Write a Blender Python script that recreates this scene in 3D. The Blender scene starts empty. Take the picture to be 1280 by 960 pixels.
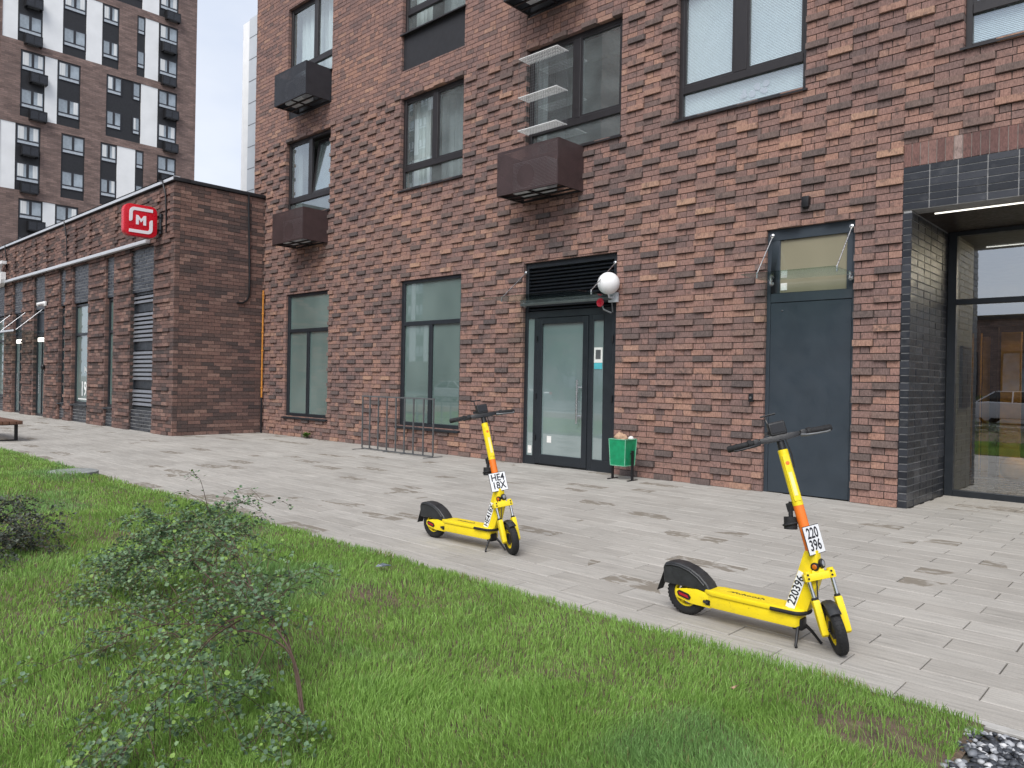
import bpy, bmesh, math, random
import numpy as np
from mathutils import Vector, Matrix, noise as mnoise

R = math.radians
S = bpy.context.scene
COL = S.collection
rnd = random.Random(7)
nrng = np.random.default_rng(11)

# ------------------------------------------------------------------ helpers
def tag(o, label=None, cat=None, group=None, kind=None):
    if label: o['label'] = label
    if cat: o['category'] = cat
    if group: o['group'] = group
    if kind: o['kind'] = kind
    return o

def empty(name, loc=(0, 0, 0), label=None, cat=None, group=None):
    o = bpy.data.objects.new(name, None)
    o.empty_display_size = 0.2
    COL.objects.link(o)
    o.location = loc
    return tag(o, label, cat, group)

def base_of(p):
    v = Vector((0, 0, 0))
    while p is not None:
        v += Vector(p.location); p = p.parent
    return v

def children(o):
    return [c for c in bpy.data.objects if c.parent == o]

def copy_tree(o, parent=None):
    c = o.copy(); COL.objects.link(c); c.parent = parent
    for ch in children(o):
        copy_tree(ch, c)
    return c

def link_mesh(name, me, mat, parent=None):
    o = bpy.data.objects.new(name, me)
    COL.objects.link(o)
    if mat is not None: me.materials.append(mat)
    if parent is not None: o.parent = parent
    return o

class MB:
    """collects shapes, builds ONE mesh object"""
    def __init__(s, M=None):
        s.V = []; s.F = []; s.M = M
    def add(s, vs, fs, M=None):
        n = len(s.V)
        M = M if M is not None else s.M
        for v in vs:
            v = Vector(v)
            if M is not None: v = M @ v
            s.V.append(tuple(v))
        for f in fs: s.F.append(tuple(i + n for i in f))
        return s
    def box(s, a, b, M=None):
        x0, y0, z0 = a; x1, y1, z1 = b
        return s.add([(x0,y0,z0),(x1,y0,z0),(x1,y1,z0),(x0,y1,z0),(x0,y0,z1),(x1,y0,z1),(x1,y1,z1),(x0,y1,z1)],
              [(0,3,2,1),(4,5,6,7),(0,1,5,4),(1,2,6,5),(2,3,7,6),(3,0,4,7)], M)
    def cbox(s, c, d, M=None):
        return s.box([c[i]-d[i]/2 for i in range(3)], [c[i]+d[i]/2 for i in range(3)], M)
    def prism(s, pts, y0, y1, M=None, axis='y'):
        """outline pts (a,b) extruded; axis y: (x,z) outline, axis z: (x,y), axis x: (y,z)"""
        n = len(pts)
        def P(p, t):
            return (p[0], t, p[1]) if axis == 'y' else ((p[0], p[1], t) if axis == 'z' else (t, p[0], p[1]))
        vs = [P(p, y0) for p in pts] + [P(p, y1) for p in pts]
        fs = [tuple(range(n)), tuple(range(2*n-1, n-1, -1))]
        fs += [(i, i+n, (i+1) % n + n, (i+1) % n) for i in range(n)]
        return s.add(vs, fs, M)
    def tube(s, pts, r, n=8, M=None, caps=True):
        pts = [Vector(p) for p in pts]
        rs = r if isinstance(r, (list, tuple)) else [r]*len(pts)
        vs = []; fs = []
        t0 = (pts[1]-pts[0]).normalized()
        ref = Vector((0,0,1)) if abs(t0.z) < .9 else Vector((1,0,0))
        u = t0.cross(ref).normalized()
        for i, p in enumerate(pts):
            t = (pts[min(i+1, len(pts)-1)] - pts[max(i-1, 0)]).normalized()
            u = (u - t*u.dot(t))
            if u.length < 1e-5: u = t.orthogonal()
            u.normalize(); w = t.cross(u)
            for k in range(n):
                a = 2*math.pi*k/n
                vs.append(p + (u*math.cos(a) + w*math.sin(a))*rs[i])
        for i in range(len(pts)-1):
            for k in range(n):
                fs.append((i*n+k, i*n+(k+1) % n, (i+1)*n+(k+1) % n, (i+1)*n+k))
        if caps:
            fs.append(tuple(range(n-1, -1, -1))); fs.append(tuple((len(pts)-1)*n+k for k in range(n)))
        return s.add(vs, fs, M)
    def lathe(s, prof, o, axis='y', n=24, M=None, closed=False):
        """prof list of (radius, height along axis) around o"""
        vs = []; fs = []
        for (r, h) in prof:
            for k in range(n):
                a = 2*math.pi*k/n; c, d = r*math.cos(a), r*math.sin(a)
                v = {'y': (c, h, d), 'z': (c, d, h), 'x': (h, c, d)}[axis]
                vs.append((o[0]+v[0], o[1]+v[1], o[2]+v[2]))
        m = len(prof)
        for i in range(m if closed else m-1):
            j = (i+1) % m
            for k in range(n):
                fs.append((i*n+k, i*n+(k+1) % n, j*n+(k+1) % n, j*n+k))
        if not closed:
            if prof[0][0] > 1e-6: fs.append(tuple(range(n-1, -1, -1)))
            if prof[-1][0] > 1e-6: fs.append(tuple((m-1)*n+k for k in range(n)))
        return s.add(vs, fs, M)
    def torus(s, o, axis, Rm, r, n=28, m=10, M=None, sx=1.0):
        prof = [(Rm + r*math.cos(2*math.pi*k/m), sx*r*math.sin(2*math.pi*k/m)) for k in range(m)]
        return s.lathe(prof, o, axis, n, M, closed=True)
    def sphere(s, c, r, n=20, m=12, sc=(1,1,1), M=None):
        vs = []; fs = []
        for i in range(m+1):
            th = math.pi*i/m
            for k in range(n):
                a = 2*math.pi*k/n
                vs.append((c[0]+r*sc[0]*math.sin(th)*math.cos(a), c[1]+r*sc[1]*math.sin(th)*math.sin(a), c[2]+r*sc[2]*math.cos(th)))
        for i in range(m):
            for k in range(n):
                fs.append((i*n+k, (i+1)*n+k, (i+1)*n+(k+1) % n, i*n+(k+1) % n))
        return s.add(vs, fs, M)
    def build(s, name, mat, parent=None, bevel=0, seg=2, smooth=None, label=None):
        b = base_of(parent)
        me = bpy.data.meshes.new(name)
        me.from_pydata([(v[0]-b.x, v[1]-b.y, v[2]-b.z) for v in s.V], [], s.F)
        bm = bmesh.new(); bm.from_mesh(me)
        bmesh.ops.remove_doubles(bm, verts=bm.verts, dist=1e-5)
        bmesh.ops.recalc_face_normals(bm, faces=bm.faces)
        if bevel:
            ed = [e for e in bm.edges if len(e.link_faces) == 2 and e.calc_face_angle(0) > .5]
            bmesh.ops.bevel(bm, geom=ed, offset=bevel, segments=seg, affect='EDGES', clamp_overlap=True, profile=.6)
        bm.to_mesh(me); bm.free()
        me.polygons.foreach_set('use_smooth', [bool(smooth or bevel)]*len(me.polygons))
        if smooth or bevel:
            me.set_sharp_from_angle(angle=R(smooth if smooth else 35))
        o = link_mesh(name, me, mat, parent)
        if label: o['label'] = label
        return o

def np_mesh(name, V, Q, mat, parent=None, smooth=False):
    """V (n,3) array, Q (m,k) faces all of one size k"""
    b = base_of(parent)
    V = np.asarray(V, np.float32) - np.array([b.x, b.y, b.z], np.float32)
    Q = np.asarray(Q, np.int32)
    me = bpy.data.meshes.new(name)
    k = Q.shape[1]
    me.vertices.add(len(V)); me.vertices.foreach_set('co', V.ravel())
    me.loops.add(Q.size); me.loops.foreach_set('vertex_index', Q.ravel())
    me.polygons.add(len(Q)); me.polygons.foreach_set('loop_start', np.arange(0, Q.size, k, dtype=np.int32))
    me.update(calc_edges=True); me.validate()
    me.polygons.foreach_set('use_smooth', [bool(smooth)]*len(me.polygons))
    return link_mesh(name, me, mat, parent)

def text_mesh(body, size, M, name, mat, parent, thick=.0006, bold=.0, sx=1.0, align='CENTER'):
    cu = bpy.data.curves.new('t', 'FONT'); cu.body = body; cu.size = size
    cu.align_x = align; cu.align_y = 'CENTER'; cu.extrude = thick; cu.offset = bold; cu.resolution_u = 3
    cu.space_line = .9
    ob = bpy.data.objects.new('t', cu); COL.objects.link(ob)
    dg = bpy.context.evaluated_depsgraph_get(); dg.update()
    me = bpy.data.meshes.new_from_object(ob.evaluated_get(dg))
    bpy.data.objects.remove(ob); bpy.data.curves.remove(cu)
    b = base_of(parent)
    me.transform(Matrix.Translation(-b) @ M @ Matrix.Diagonal((sx, 1, 1, 1)))
    me.name = name; me.materials.clear()
    return link_mesh(name, me, mat, parent)

def frame_M(o, xv, yv):
    xv = Vector(xv).normalized(); yv = Vector(yv); zv = xv.cross(yv).normalized(); yv = zv.cross(xv)
    return Matrix(((xv.x, yv.x, zv.x, o[0]), (xv.y, yv.y, zv.y, o[1]), (xv.z, yv.z, zv.z, o[2]), (0,0,0,1)))

# ------------------------------------------------------------------ materials
class NT:
    def __init__(s, name):
        s.m = bpy.data.materials.new(name); s.m.use_nodes = True
        s.t = s.m.node_tree; s.t.nodes.clear()
        s.out = s.n('ShaderNodeOutputMaterial')
    def n(s, typ, **kw):
        nd = s.t.nodes.new(typ)
        for k, v in kw.items(): setattr(nd, k, v)
        return nd
    def l(s, a, b): s.t.links.new(a, b)
    def setv(s, nd, **kw):
        for k, v in kw.items(): nd.inputs[k.replace('_', ' ')].default_value = v
        return nd
    def coords(s, scale=(1,1,1), kind='Object'):
        c = s.n('ShaderNodeTexCoord'); mp = s.n('ShaderNodeMapping')
        mp.inputs['Scale'].default_value = scale
        s.l(c.outputs[kind], mp.inputs['Vector']); return mp.outputs['Vector']
    def noise(s, vec, scale, detail=3, rough=.55):
        nd = s.n('ShaderNodeTexNoise'); nd.inputs['Scale'].default_value = scale
        nd.inputs['Detail'].default_value = detail; nd.inputs['Roughness'].default_value = rough
        s.l(vec, nd.inputs['Vector']); return nd.outputs['Fac']
    def ramp(s, fac, stops, interp='LINEAR'):
        nd = s.n('ShaderNodeValToRGB'); cr = nd.color_ramp; cr.interpolation = interp
        while len(cr.elements) < len(stops): cr.elements.new(.5)
        for e, (p, c) in zip(cr.elements, stops):
            e.position = p; e.color = (c, c, c, 1) if isinstance(c, (int, float)) else (*c, 1)
        s.l(fac, nd.inputs['Fac']); return nd.outputs['Color']
    def mix(s, fac, a, b, mode='MIX'):
        nd = s.n('ShaderNodeMix', data_type='RGBA', blend_type=mode)
        for sock, v in ((nd.inputs[0], fac), (nd.inputs[6], a), (nd.inputs[7], b)):
            if hasattr(v, 'is_linked'): s.l(v, sock)
            else: sock.default_value = v if not isinstance(v, tuple) else (*v, 1)[:4]
        return nd.outputs[2]
    def bump(s, h, strength=.3, dist=.01):
        nd = s.n('ShaderNodeBump'); nd.inputs['Strength'].default_value = strength; nd.inputs['Distance'].default_value = dist
        s.l(h, nd.inputs['Height']); return nd.outputs['Normal']
    def island(s): return s.n('ShaderNodeNewGeometry').outputs['Random Per Island']
    def bsdf(s, col=None, rough=.6, metal=0, normal=None, **kw):
        b = s.n('ShaderNodeBsdfPrincipled')
        if col is not None:
            if hasattr(col, 'is_linked'): s.l(col, b.inputs['Base Color'])
            else: b.inputs['Base Color'].default_value = (*col, 1)
        if hasattr(rough, 'is_linked'): s.l(rough, b.inputs['Roughness'])
        else: b.inputs['Roughness'].default_value = rough
        b.inputs['Metallic'].default_value = metal
        if normal is not None: s.l(normal, b.inputs['Normal'])
        for k, v in kw.items(): b.inputs[k.replace('_', ' ')].default_value = v
        s.l(b.outputs[0], s.out.inputs[0]); return b

def simple(name, col, rough=.5, metal=0, var=.12, scale=9, bump=0, bscale=60, **kw):
    t = NT(name); v = t.coords()
    f = t.noise(v, scale, 4)
    c = t.mix(1.0, tuple(col), t.ramp(f, [(.3, 1-var), (.7, 1+var)]), 'MULTIPLY')
    r = t.ramp(t.noise(v, scale*2.3, 3), [(.3, max(0, rough-.08)), (.7, min(1, rough+.08))])
    nrm = t.bump(t.noise(v, bscale, 4), bump, .01) if bump else None
    t.bsdf(c, r, metal, nrm, **kw)
    return t.m

def brick_mat(name, stops, k=1.0):
    t = NT(name); v = t.coords(); isl = t.island()
    c = t.ramp(isl, [(p, tuple(x*k for x in col)) for p, col in stops])
    # ragged fired face: darker streaks and pale flecks
    vs = t.coords((1.6, 1.6, .5))
    st = t.noise(vs, 38, 5, .7)
    c = t.mix(1.0, c, t.ramp(st, [(.30, .62), (.5, .96), (.66, 1.25), (.78, 1.75)]), 'MULTIPLY')
    big = t.noise(v, .55, 3)
    c = t.mix(1.0, c, t.ramp(big, [(.3, (.86, .86, .9)), (.7, (1.12, 1.06, 1.02))]), 'MULTIPLY')
    blot = t.noise(v, 11, 3, .6)
    c = t.mix(t.ramp(blot, [(.54, 0.0), (.70, .65)]), c, (.060*k, .048*k, .046*k))
    ef = t.ramp(t.noise(v, 2.6, 6, .78), [(.66, 0.0), (.80, .42)])
    c = t.mix(ef, c, (.40*k, .35*k, .32*k))
    nr = t.bump(t.noise(vs, 45, 5, .7), .75, .012)
    t.bsdf(c, .88, 0, nr, Specular_IOR_Level=.25)
    return t.m

M_ = {}
M_['brick'] = brick_mat('clinker_brick', [(0, (0.122,0.090,0.082)), (.10, (0.151,0.103,0.093)), (.40, (0.190,0.121,0.104)), (.72, (0.222,0.136,0.113)), (.92, (0.245,0.147,0.114)), (1, (0.280,0.177,0.134))], 1.33)
M_['brick_proud'] = brick_mat('dark_projecting_brick', [(0, (0.086,0.071,0.068)), (.30, (0.119,0.091,0.082)), (.58, (0.154,0.108,0.094)), (.80, (0.200,0.130,0.108)), (.92, (0.257,0.157,0.120)), (1, (0.303,0.195,0.139))], 1.33)
M_['brick_dark'] = brick_mat('dark_clinker_brick', [(0, (0.060,0.048,0.045)), (.2, (0.078,0.056,0.051)), (.45, (0.109,0.071,0.061)), (.75, (0.138,0.084,0.071)), (1, (0.195,0.127,0.104))], 1.46)
M_['brick_soldier'] = brick_mat('soldier_brick', [(0, (.115,.070,.066)), (.5, (.165,.094,.084)), (.93, (.20,.122,.108)), (1, (.34,.29,.27))], 1.1)
M_['mortar'] = simple('mortar', (.055, .046, .042), .95, 0, .25, 20, .4)
M_['mortar_pale'] = simple('pale_mortar', (.30, .27, .25), .95, 0, .2, 20, .3)
def tile_mat():
    t = NT('black_glazed_tile'); v = t.coords(); isl = t.island()
    c = t.ramp(isl, [(0, (.012,.014,.019)), (.6, (.020,.023,.030)), (1, (.040,.043,.052))])
    c = t.mix(t.ramp(t.noise(v, 3.2, 5, .65), [(.56, 0.), (.8, .22)]), c, (.32,.32,.32))
    t.bsdf(c, t.ramp(t.noise(v, 25, 3), [(.3, .30), (.7, .48)]), 0, t.bump(t.noise(v, 40, 3), .15, .004))
    return t.m
M_['tile'] = tile_mat()
M_['grout'] = simple('tile_grout', (.27, .27, .27), .9, 0, .2, 15)
M_['frame'] = simple('anthracite_frame', (.015, .019, .024), .42, 0, .1, 5, .05)
M_['frame_brown'] = simple('dark_brown_frame', (.019, .0165, .018), .42, 0, .1, 5)
M_['doorleaf'] = simple('anthracite_door_leaf', (.030, .041, .053), .45, 0, .10, 2.2, .06, 6)
M_['panel_dark'] = simple('dark_render_panel', (.017, .017, .020), .6, 0, .12, 3)
M_['louvre'] = simple('black_louvre', (.015, .018, .023), .35, .3, .1)
M_['louvre_pale'] = simple('grey_louvre', (.19, .195, .21), .35, .4, .1)
M_['black_metal'] = simple('black_metal', (.012, .012, .014), .45, .2, .15)
M_['grey_metal'] = simple('grey_painted_steel', (.12, .125, .13), .45, .3, .15)
M_['steel'] = simple('stainless_steel', (.62, .62, .62), .28, 1, .06)
M_['alu'] = simple('pale_aluminium', (.62, .64, .67), .4, .3, .06)
M_['white'] = simple('white_paint', (.80, .80, .79), .45, 0, .04)
M_['white_panel'] = simple('white_facade_panel', (.84, .84, .83), .6, 0, .05, .8)
M_['pale_grey'] = simple('pale_grey_cladding', (.52, .55, .58), .6, 0, .05, .5)
M_['rubber'] = simple('black_rubber', (.010, .010, .011), .75, 0, .3, 30, .3, 90)
M_['plastic'] = simple('black_plastic', (.011, .011, .0125), .45, 0, .2, 20, .12, 120)
M_['plastic_grey'] = simple('scuffed_dark_plastic', (.024, .025, .027), .48, 0, .4, 14, .12, 120)
def yellow():
    t = NT('yellow_paint'); v = t.coords()
    c = t.mix(t.ramp(t.noise(v, 7, 4), [(.35, 0.), (.75, .35)]), (.86,.66,.012), (.74,.56,.015))
    c = t.mix(t.ramp(t.noise(v, 13, 5, .7), [(.52, 0.), (.74, .42)]), c, (.42,.31,.04))
    c = t.mix(t.ramp(t.noise(v, 60, 5, .75), [(.62, 0.), (.70, .6)]), c, (.16,.12,.03))
    t.bsdf(c, t.ramp(t.noise(v, 30, 3), [(.3, .34), (.7, .52)]), 0, None)
    return t.m
M_['yellow'] = yellow()
M_['orange'] = simple('orange_sticker', (.86, .19, .02), .45, 0, .08)
M_['pale_orange'] = simple('pale_orange_print', (.86, .50, .28), .5, 0, .05)
M_['red_plastic'] = simple('red_reflector', (.42, .012, .03), .25, 0, .15)
M_['amber'] = simple('amber_lens', (.55, .14, .01), .2, 0, .1)
M_['lens'] = simple('headlight_lens', (.30, .31, .33), .1, 0, .1)
M_['plate_white'] = simple('plate_white', (.78, .79, .80), .35, 0, .03)
M_['ink'] = simple('black_ink', (.012, .013, .018), .5, 0, .05)
M_['green_bin'] = simple('green_paint', (.006, .245, .105), .42, 0, .22, 12, .1)
M_['green_pale'] = simple('worn_green_edge', (.16, .42, .28), .5, 0, .2, 30)
M_['bag'] = simple('cardboard_brown', (.46, .30, .20), .8, 0, .3, 30, .5, 40)
M_['paper_white'] = simple('crumpled_white_paper', (.74, .73, .70), .8, 0, .1, 30, .4, 60)
M_['wood'] = simple('weathered_bench_wood', (.13, .062, .038), .65, 0, .35, 12, .3)
M_['red_sign'] = simple('red_sign_acrylic', (.62, .008, .022), .3, 0, .04)
M_['sign_white'] = simple('white_sign_letters', (.86, .82, .86), .4, 0, .02)
M_['pipe_yellow'] = simple('yellow_gas_pipe', (.50, .20, .025), .5, 0, .2)
M_['stone'] = simple('grey_concrete_slab', (.24, .255, .25), .9, 0, .25, 12, .5)
M_['brown_mesh'] = None
def perforated(name, col, holes=.12):
    t = NT(name); v = t.coords()
    ck = t.n('ShaderNodeTexVoronoi'); ck.inputs['Scale'].default_value = 42
    ck.inputs['Randomness'].default_value = 0.0
    t.l(v, ck.inputs['Vector'])
    hole = t.ramp(ck.outputs['Distance'], [(.22, 1.0), (.30, 0.0)])
    c = t.mix(1.0, tuple(col), t.ramp(t.noise(v, 5, 3), [(.3, .85), (.7, 1.15)]), 'MULTIPLY')
    b = t.bsdf(c, .5, .2)
    tr = t.n('ShaderNodeBsdfTransparent'); mx = t.n('ShaderNodeMixShader')
    t.l(hole, mx.inputs[0]); t.l(b.outputs[0], mx.inputs[1]); t.l(tr.outputs[0], mx.inputs[2])
    t.l(mx.outputs[0], t.out.inputs[0]); return t.m
M_['perf_brown'] = perforated('perforated_brown_sheet', (.068, .044, .044))
M_['perf_grey'] = perforated('perforated_grey_sheet', (.034, .036, .043))
def glass(name, tint, ior=1.75, rough=0.0, dust_sheen=0.0):
    t = NT(name)
    tr = t.n('ShaderNodeBsdfTransparent'); tr.inputs[0].default_value = (*tint, 1)
    gl = t.n('ShaderNodeBsdfGlossy'); gl.inputs['Roughness'].default_value = rough
    gl.inputs[0].default_value = (.93, .97, 1.0, 1)
    fr = t.n('ShaderNodeFresnel'); sel = t.n('ShaderNodeMix', data_type='FLOAT')
    sel.inputs[2].default_value = ior; sel.inputs[3].default_value = 1/ior
    t.l(t.n('ShaderNodeNewGeometry').outputs['Backfacing'], sel.inputs[0]); t.l(sel.outputs[0], fr.inputs['IOR'])
    # faintly wavy float glass
    v = t.coords(); nb = t.bump(t.noise(v, 1.3, 1), .022, .02)
    t.l(nb, gl.inputs['Normal'])
    mx = t.n('ShaderNodeMixShader')
    df = t.n('ShaderNodeBsdfDiffuse'); df.inputs[0].default_value = (.50, .60, .60, 1)
    du = t.n('ShaderNodeMixShader'); dn = t.ramp(t.noise(v, 2.2, 4), [(.35, dust_sheen*.7), (.7, dust_sheen*1.4)])  # dust film with pale reflection painted in, brightening the dark panes
    t.l(dn, du.inputs[0]); t.l(tr.outputs[0], du.inputs[1]); t.l(df.outputs[0], du.inputs[2])
    t.l(fr.outputs[0], mx.inputs[0]); t.l(du.outputs[0], mx.inputs[1]); t.l(gl.outputs[0], mx.inputs[2])
    t.l(mx.outputs[0], t.out.inputs[0]); return t.m
M_['glass'] = glass('window_glass', (.86, .94, .94), 3.0, 0, .17)
M_['glass_lobby'] = glass('lobby_glass', (.72, .73, .71), 4.0)
M_['glass_canopy'] = glass('canopy_glass', (.78, .86, .83), 1.5)
def frosted(name, c0, c1):
    t = NT(name); v = t.coords((1, 1, .6))
    c = t.ramp(t.noise(v, .9, 2), [(.35, c0), (.65, c1)])
    t.bsdf(c, .35, 0, t.bump(t.noise(v, 1.4, 2), .05, .02), Coat_Weight=1.0, Coat_Roughness=.012, Coat_IOR=3.0)
    return t.m
M_['frost_green'] = frosted('green_frosted_film', (.110,.168,.155), (.165,.235,.218))
M_['frost_blue'] = frosted('blue_grey_frosted_film', (.17,.235,.235), (.235,.305,.305))
M_['frost_yellow'] = frosted('beige_film', (.27,.25,.165), (.34,.31,.21))
M_['tower_glass'] = simple('distant_window_glass', (.26, .30, .33), .08, 0, .5, .9, Coat_Weight=.6, Coat_IOR=1.9)
M_['tower_frame'] = simple('distant_dark_frame', (.022, .022, .027), .5)
M_['tower_strip'] = simple('distant_pale_strip', (.46, .50, .54), .4)
M_['tower_brick'] = None
def towerbrick():
    t = NT('distant_brick'); c0 = t.n('ShaderNodeTexCoord')
    mp = t.n('ShaderNodeMapping'); mp.inputs['Rotation'].default_value = (R(90), 0, R(90))
    t.l(c0.outputs['Object'], mp.inputs['Vector'])
    sw = t.n('ShaderNodeSeparateXYZ'); cb = t.n('ShaderNodeCombineXYZ')
    t.l(c0.outputs['Object'], sw.inputs[0])
    ad = t.n('ShaderNodeMath', operation='ADD'); t.l(sw.outputs[0], ad.inputs[0]); t.l(sw.outputs[1], ad.inputs[1])
    t.l(ad.outputs[0], cb.inputs[0]); t.l(sw.outputs[2], cb.inputs[1])
    br = t.n('ShaderNodeTexBrick'); br.inputs['Scale'].default_value = 1
    br.inputs['Brick Width'].default_value = .5; br.inputs['Row Height'].default_value = .15; br.inputs['Mortar Size'].default_value = .012
    br.inputs['Color1'].default_value = (.155,.106,.093,1); br.inputs['Color2'].default_value = (.245,.164,.140,1); br.inputs['Mortar'].default_value = (.12,.10,.09,1)
    t.l(cb.outputs[0], br.inputs['Vector'])
    v = t.coords((1, .6, 2.2))
    c = t.mix(1.0, br.outputs['Color'], t.ramp(t.noise(v, 1.3, 5, .7), [(.3, .70), (.7, 1.35)]), 'MULTIPLY')
    t.bsdf(c, .9); return t.m
M_['tower_brick'] = towerbrick()
def curtain_mat(name, col, trans=.35):
    t = NT(name); v = t.coords((1,1,.05))
    c = t.mix(1.0, tuple(col), t.ramp(t.noise(v, 8, 2), [(.3, .8), (.7, 1.1)]), 'MULTIPLY')
    t.bsdf(c, .85); return t.m
M_['curtain'] = curtain_mat('white_net_curtain', (.74,.75,.74))
M_['curtain_grey'] = curtain_mat('grey_curtain', (.36,.38,.39))
M_['blind'] = simple('pale_venetian_blind', (.80, .85, .88), .5, 0, .04)
M_['room'] = simple('dim_room', (.24, .25, .25), .9, 0, .2, 2)
M_['lobby_wall'] = simple('olive_grey_lobby_wall', (.17, .165, .135), .7, 0, .15, 4)
M_['lobby_wood'] = simple('amber_wood_panel', (.60, .31, .04), .45, 0, .25, 5)
M_['lobby_floor'] = simple('lobby_floor_tile', (.22, .22, .24), .25, 0, .1, 2)
M_['lobby_dark'] = simple('dark_lobby_portal', (.035, .026, .022), .4, 0, .2)
def emit(name, col, st):
    t = NT(name); e = t.n('ShaderNodeEmission'); e.inputs[0].default_value = (*col, 1); e.inputs[1].default_value = st
    t.l(e.outputs[0], t.out.inputs[0]); return t.m
M_['led'] = emit('led_strip', (1, .96, .86), 1.2)
M_['led_in'] = emit('lobby_lamp', (1, .84, .58), 15)
M_['door_lamp'] = emit('door_lamp', (1, .96, .84), 1.6)
M_['globe'] = simple('opal_globe', (.80, .80, .80), .3, 0, .02)

def paver_mat():
    t = NT('striated_concrete_paver'); v = t.coords(); isl = t.island()
    c = t.ramp(isl, [(0, (.345,.325,.295)), (.35, (.368,.348,.317)), (.75, (.388,.368,.336)), (1, (.41,.390,.357))])
    sv = t.coords((1, 14, 1))
    stk = t.noise(sv, 2.6, 6, .68)
    c = t.mix(1.0, c, t.ramp(stk, [(.28, .64), (.46, .95), (.74, 1.18)]), 'MULTIPLY')
    c = t.mix(1.0, c, t.ramp(t.noise(v, .7, 4, .6), [(.3, .88), (.7, 1.08)]), 'MULTIPLY')
    c = t.mix(1.0, c, t.ramp(t.noise(v, 90, 3, .7), [(.3, .90), (.7, 1.08)]), 'MULTIPLY')
    # damp pavers: a hash of the island value picks a few, their outline frayed by noise
    h1 = t.n('ShaderNodeMath', operation='MULTIPLY'); h1.inputs[1].default_value = 37.31; t.l(isl, h1.inputs[0])
    h2 = t.n('ShaderNodeMath', operation='FRACT'); t.l(h1.outputs[0], h2.inputs[0])
    zone = t.ramp(t.noise(v, .38, 2), [(.42, 0.006), (.62, .19)])
    th = t.n('ShaderNodeMath', operation='LESS_THAN'); t.l(h2.outputs[0], th.inputs[0])
    rgb = t.n('ShaderNodeRGBToBW'); t.l(zone, rgb.inputs[0]); t.l(rgb.outputs[0], th.inputs[1])
    fr = t.ramp(t.noise(t.coords((1, 2.6, 1)), 5.5, 4, .6), [(.43, 0.), (.49, 1.)])
    wet = t.n('ShaderNodeMath', operation='MULTIPLY'); t.l(th.outputs[0], wet.inputs[0])
    bw = t.n('ShaderNodeRGBToBW'); t.l(fr, bw.inputs[0]); t.l(bw.outputs[0], wet.inputs[1])
    w2 = t.n('ShaderNodeMath', operation='MULTIPLY'); w2.inputs[1].default_value = .85; t.l(wet.outputs[0], w2.inputs[0])
    c = t.mix(w2.outputs[0], c, (.185,.160,.128))
    # scuffs
    sc = t.ramp(t.noise(t.coords((.5, 3, 1)), 4.5, 5, .8), [(.70, 0.), (.78, .55)])
    c = t.mix(sc, c, (.17,.165,.155))
    t.bsdf(c, .82, 0, t.bump(stk, .35, .006), Specular_IOR_Level=.35)
    return t.m
M_['paver'] = paver_mat()
M_['paver_bed'] = simple('paver_joint_sand', (.10, .092, .08), .95, 0, .3, 30)
M_['asphalt'] = simple('asphalt', (.055, .055, .057), .9, 0, .2, 30, .4)
M_['ground'] = simple('far_ground', (.20, .195, .185), .95, 0, .15, .3)
M_['concrete'] = simple('kerb_concrete', (.40, .39, .37), .9, 0, .15, 14, .3)
def soil():
    t = NT('lawn_soil'); v = t.coords()
    c = t.ramp(t.noise(v, 9, 5, .7), [(.3, (.070,.052,.034)), (.55, (.145,.102,.070)), (.75, (.22,.16,.112))])
    t.bsdf(c, .95, 0, t.bump(t.noise(v, 26, 6, .7), .9, .03)); return t.m
M_['soil'] = soil()
def leafy(name, attr=True, col=None, trans=.25, rough=.5):
    t = NT(name)
    if attr:
        a = t.n('ShaderNodeAttribute'); a.attribute_name = 'tint'; c = a.outputs['Color']
    b = t.bsdf(c, rough, 0, None, Specular_IOR_Level=.35)
    tl = t.n('ShaderNodeBsdfTranslucent'); t.l(c, tl.inputs[0])
    mx = t.n('ShaderNodeMixShader'); mx.inputs[0].default_value = trans
    t.l(b.outputs[0], mx.inputs[1]); t.l(tl.outputs[0], mx.inputs[2]); t.l(mx.outputs[0], t.out.inputs[0])
    return t.m
M_['grass'] = leafy('grass_blade', trans=.30)
M_['leaf'] = leafy('shrub_leaf', trans=.22)
M_['twig'] = simple('reddish_brown_twig', (.085, .052, .038), .8, 0, .3, 30)
def pebble_mat():
    t = NT('black_and_white_pebbles'); isl = t.island()
    c = t.ramp(isl, [(0, (.014,.016,.022)), (.50, (.05,.056,.068)), (.62, (.17,.18,.20)), (.82, (.34,.35,.37)), (1, (.60,.60,.61))])
    t.bsdf(c, .55, 0, t.bump(t.noise(t.coords(), 60, 3), .3, .004)); return t.m
M_['pebble'] = pebble_mat()
def tint_attr(o, cols_per_face):
    me = o.data
    at = me.attributes.new('tint', 'FLOAT_COLOR', 'FACE')
    a = np.ones((len(cols_per_face), 4), np.float32); a[:, :3] = cols_per_face
    at.data.foreach_set('color', a.ravel())

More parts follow.
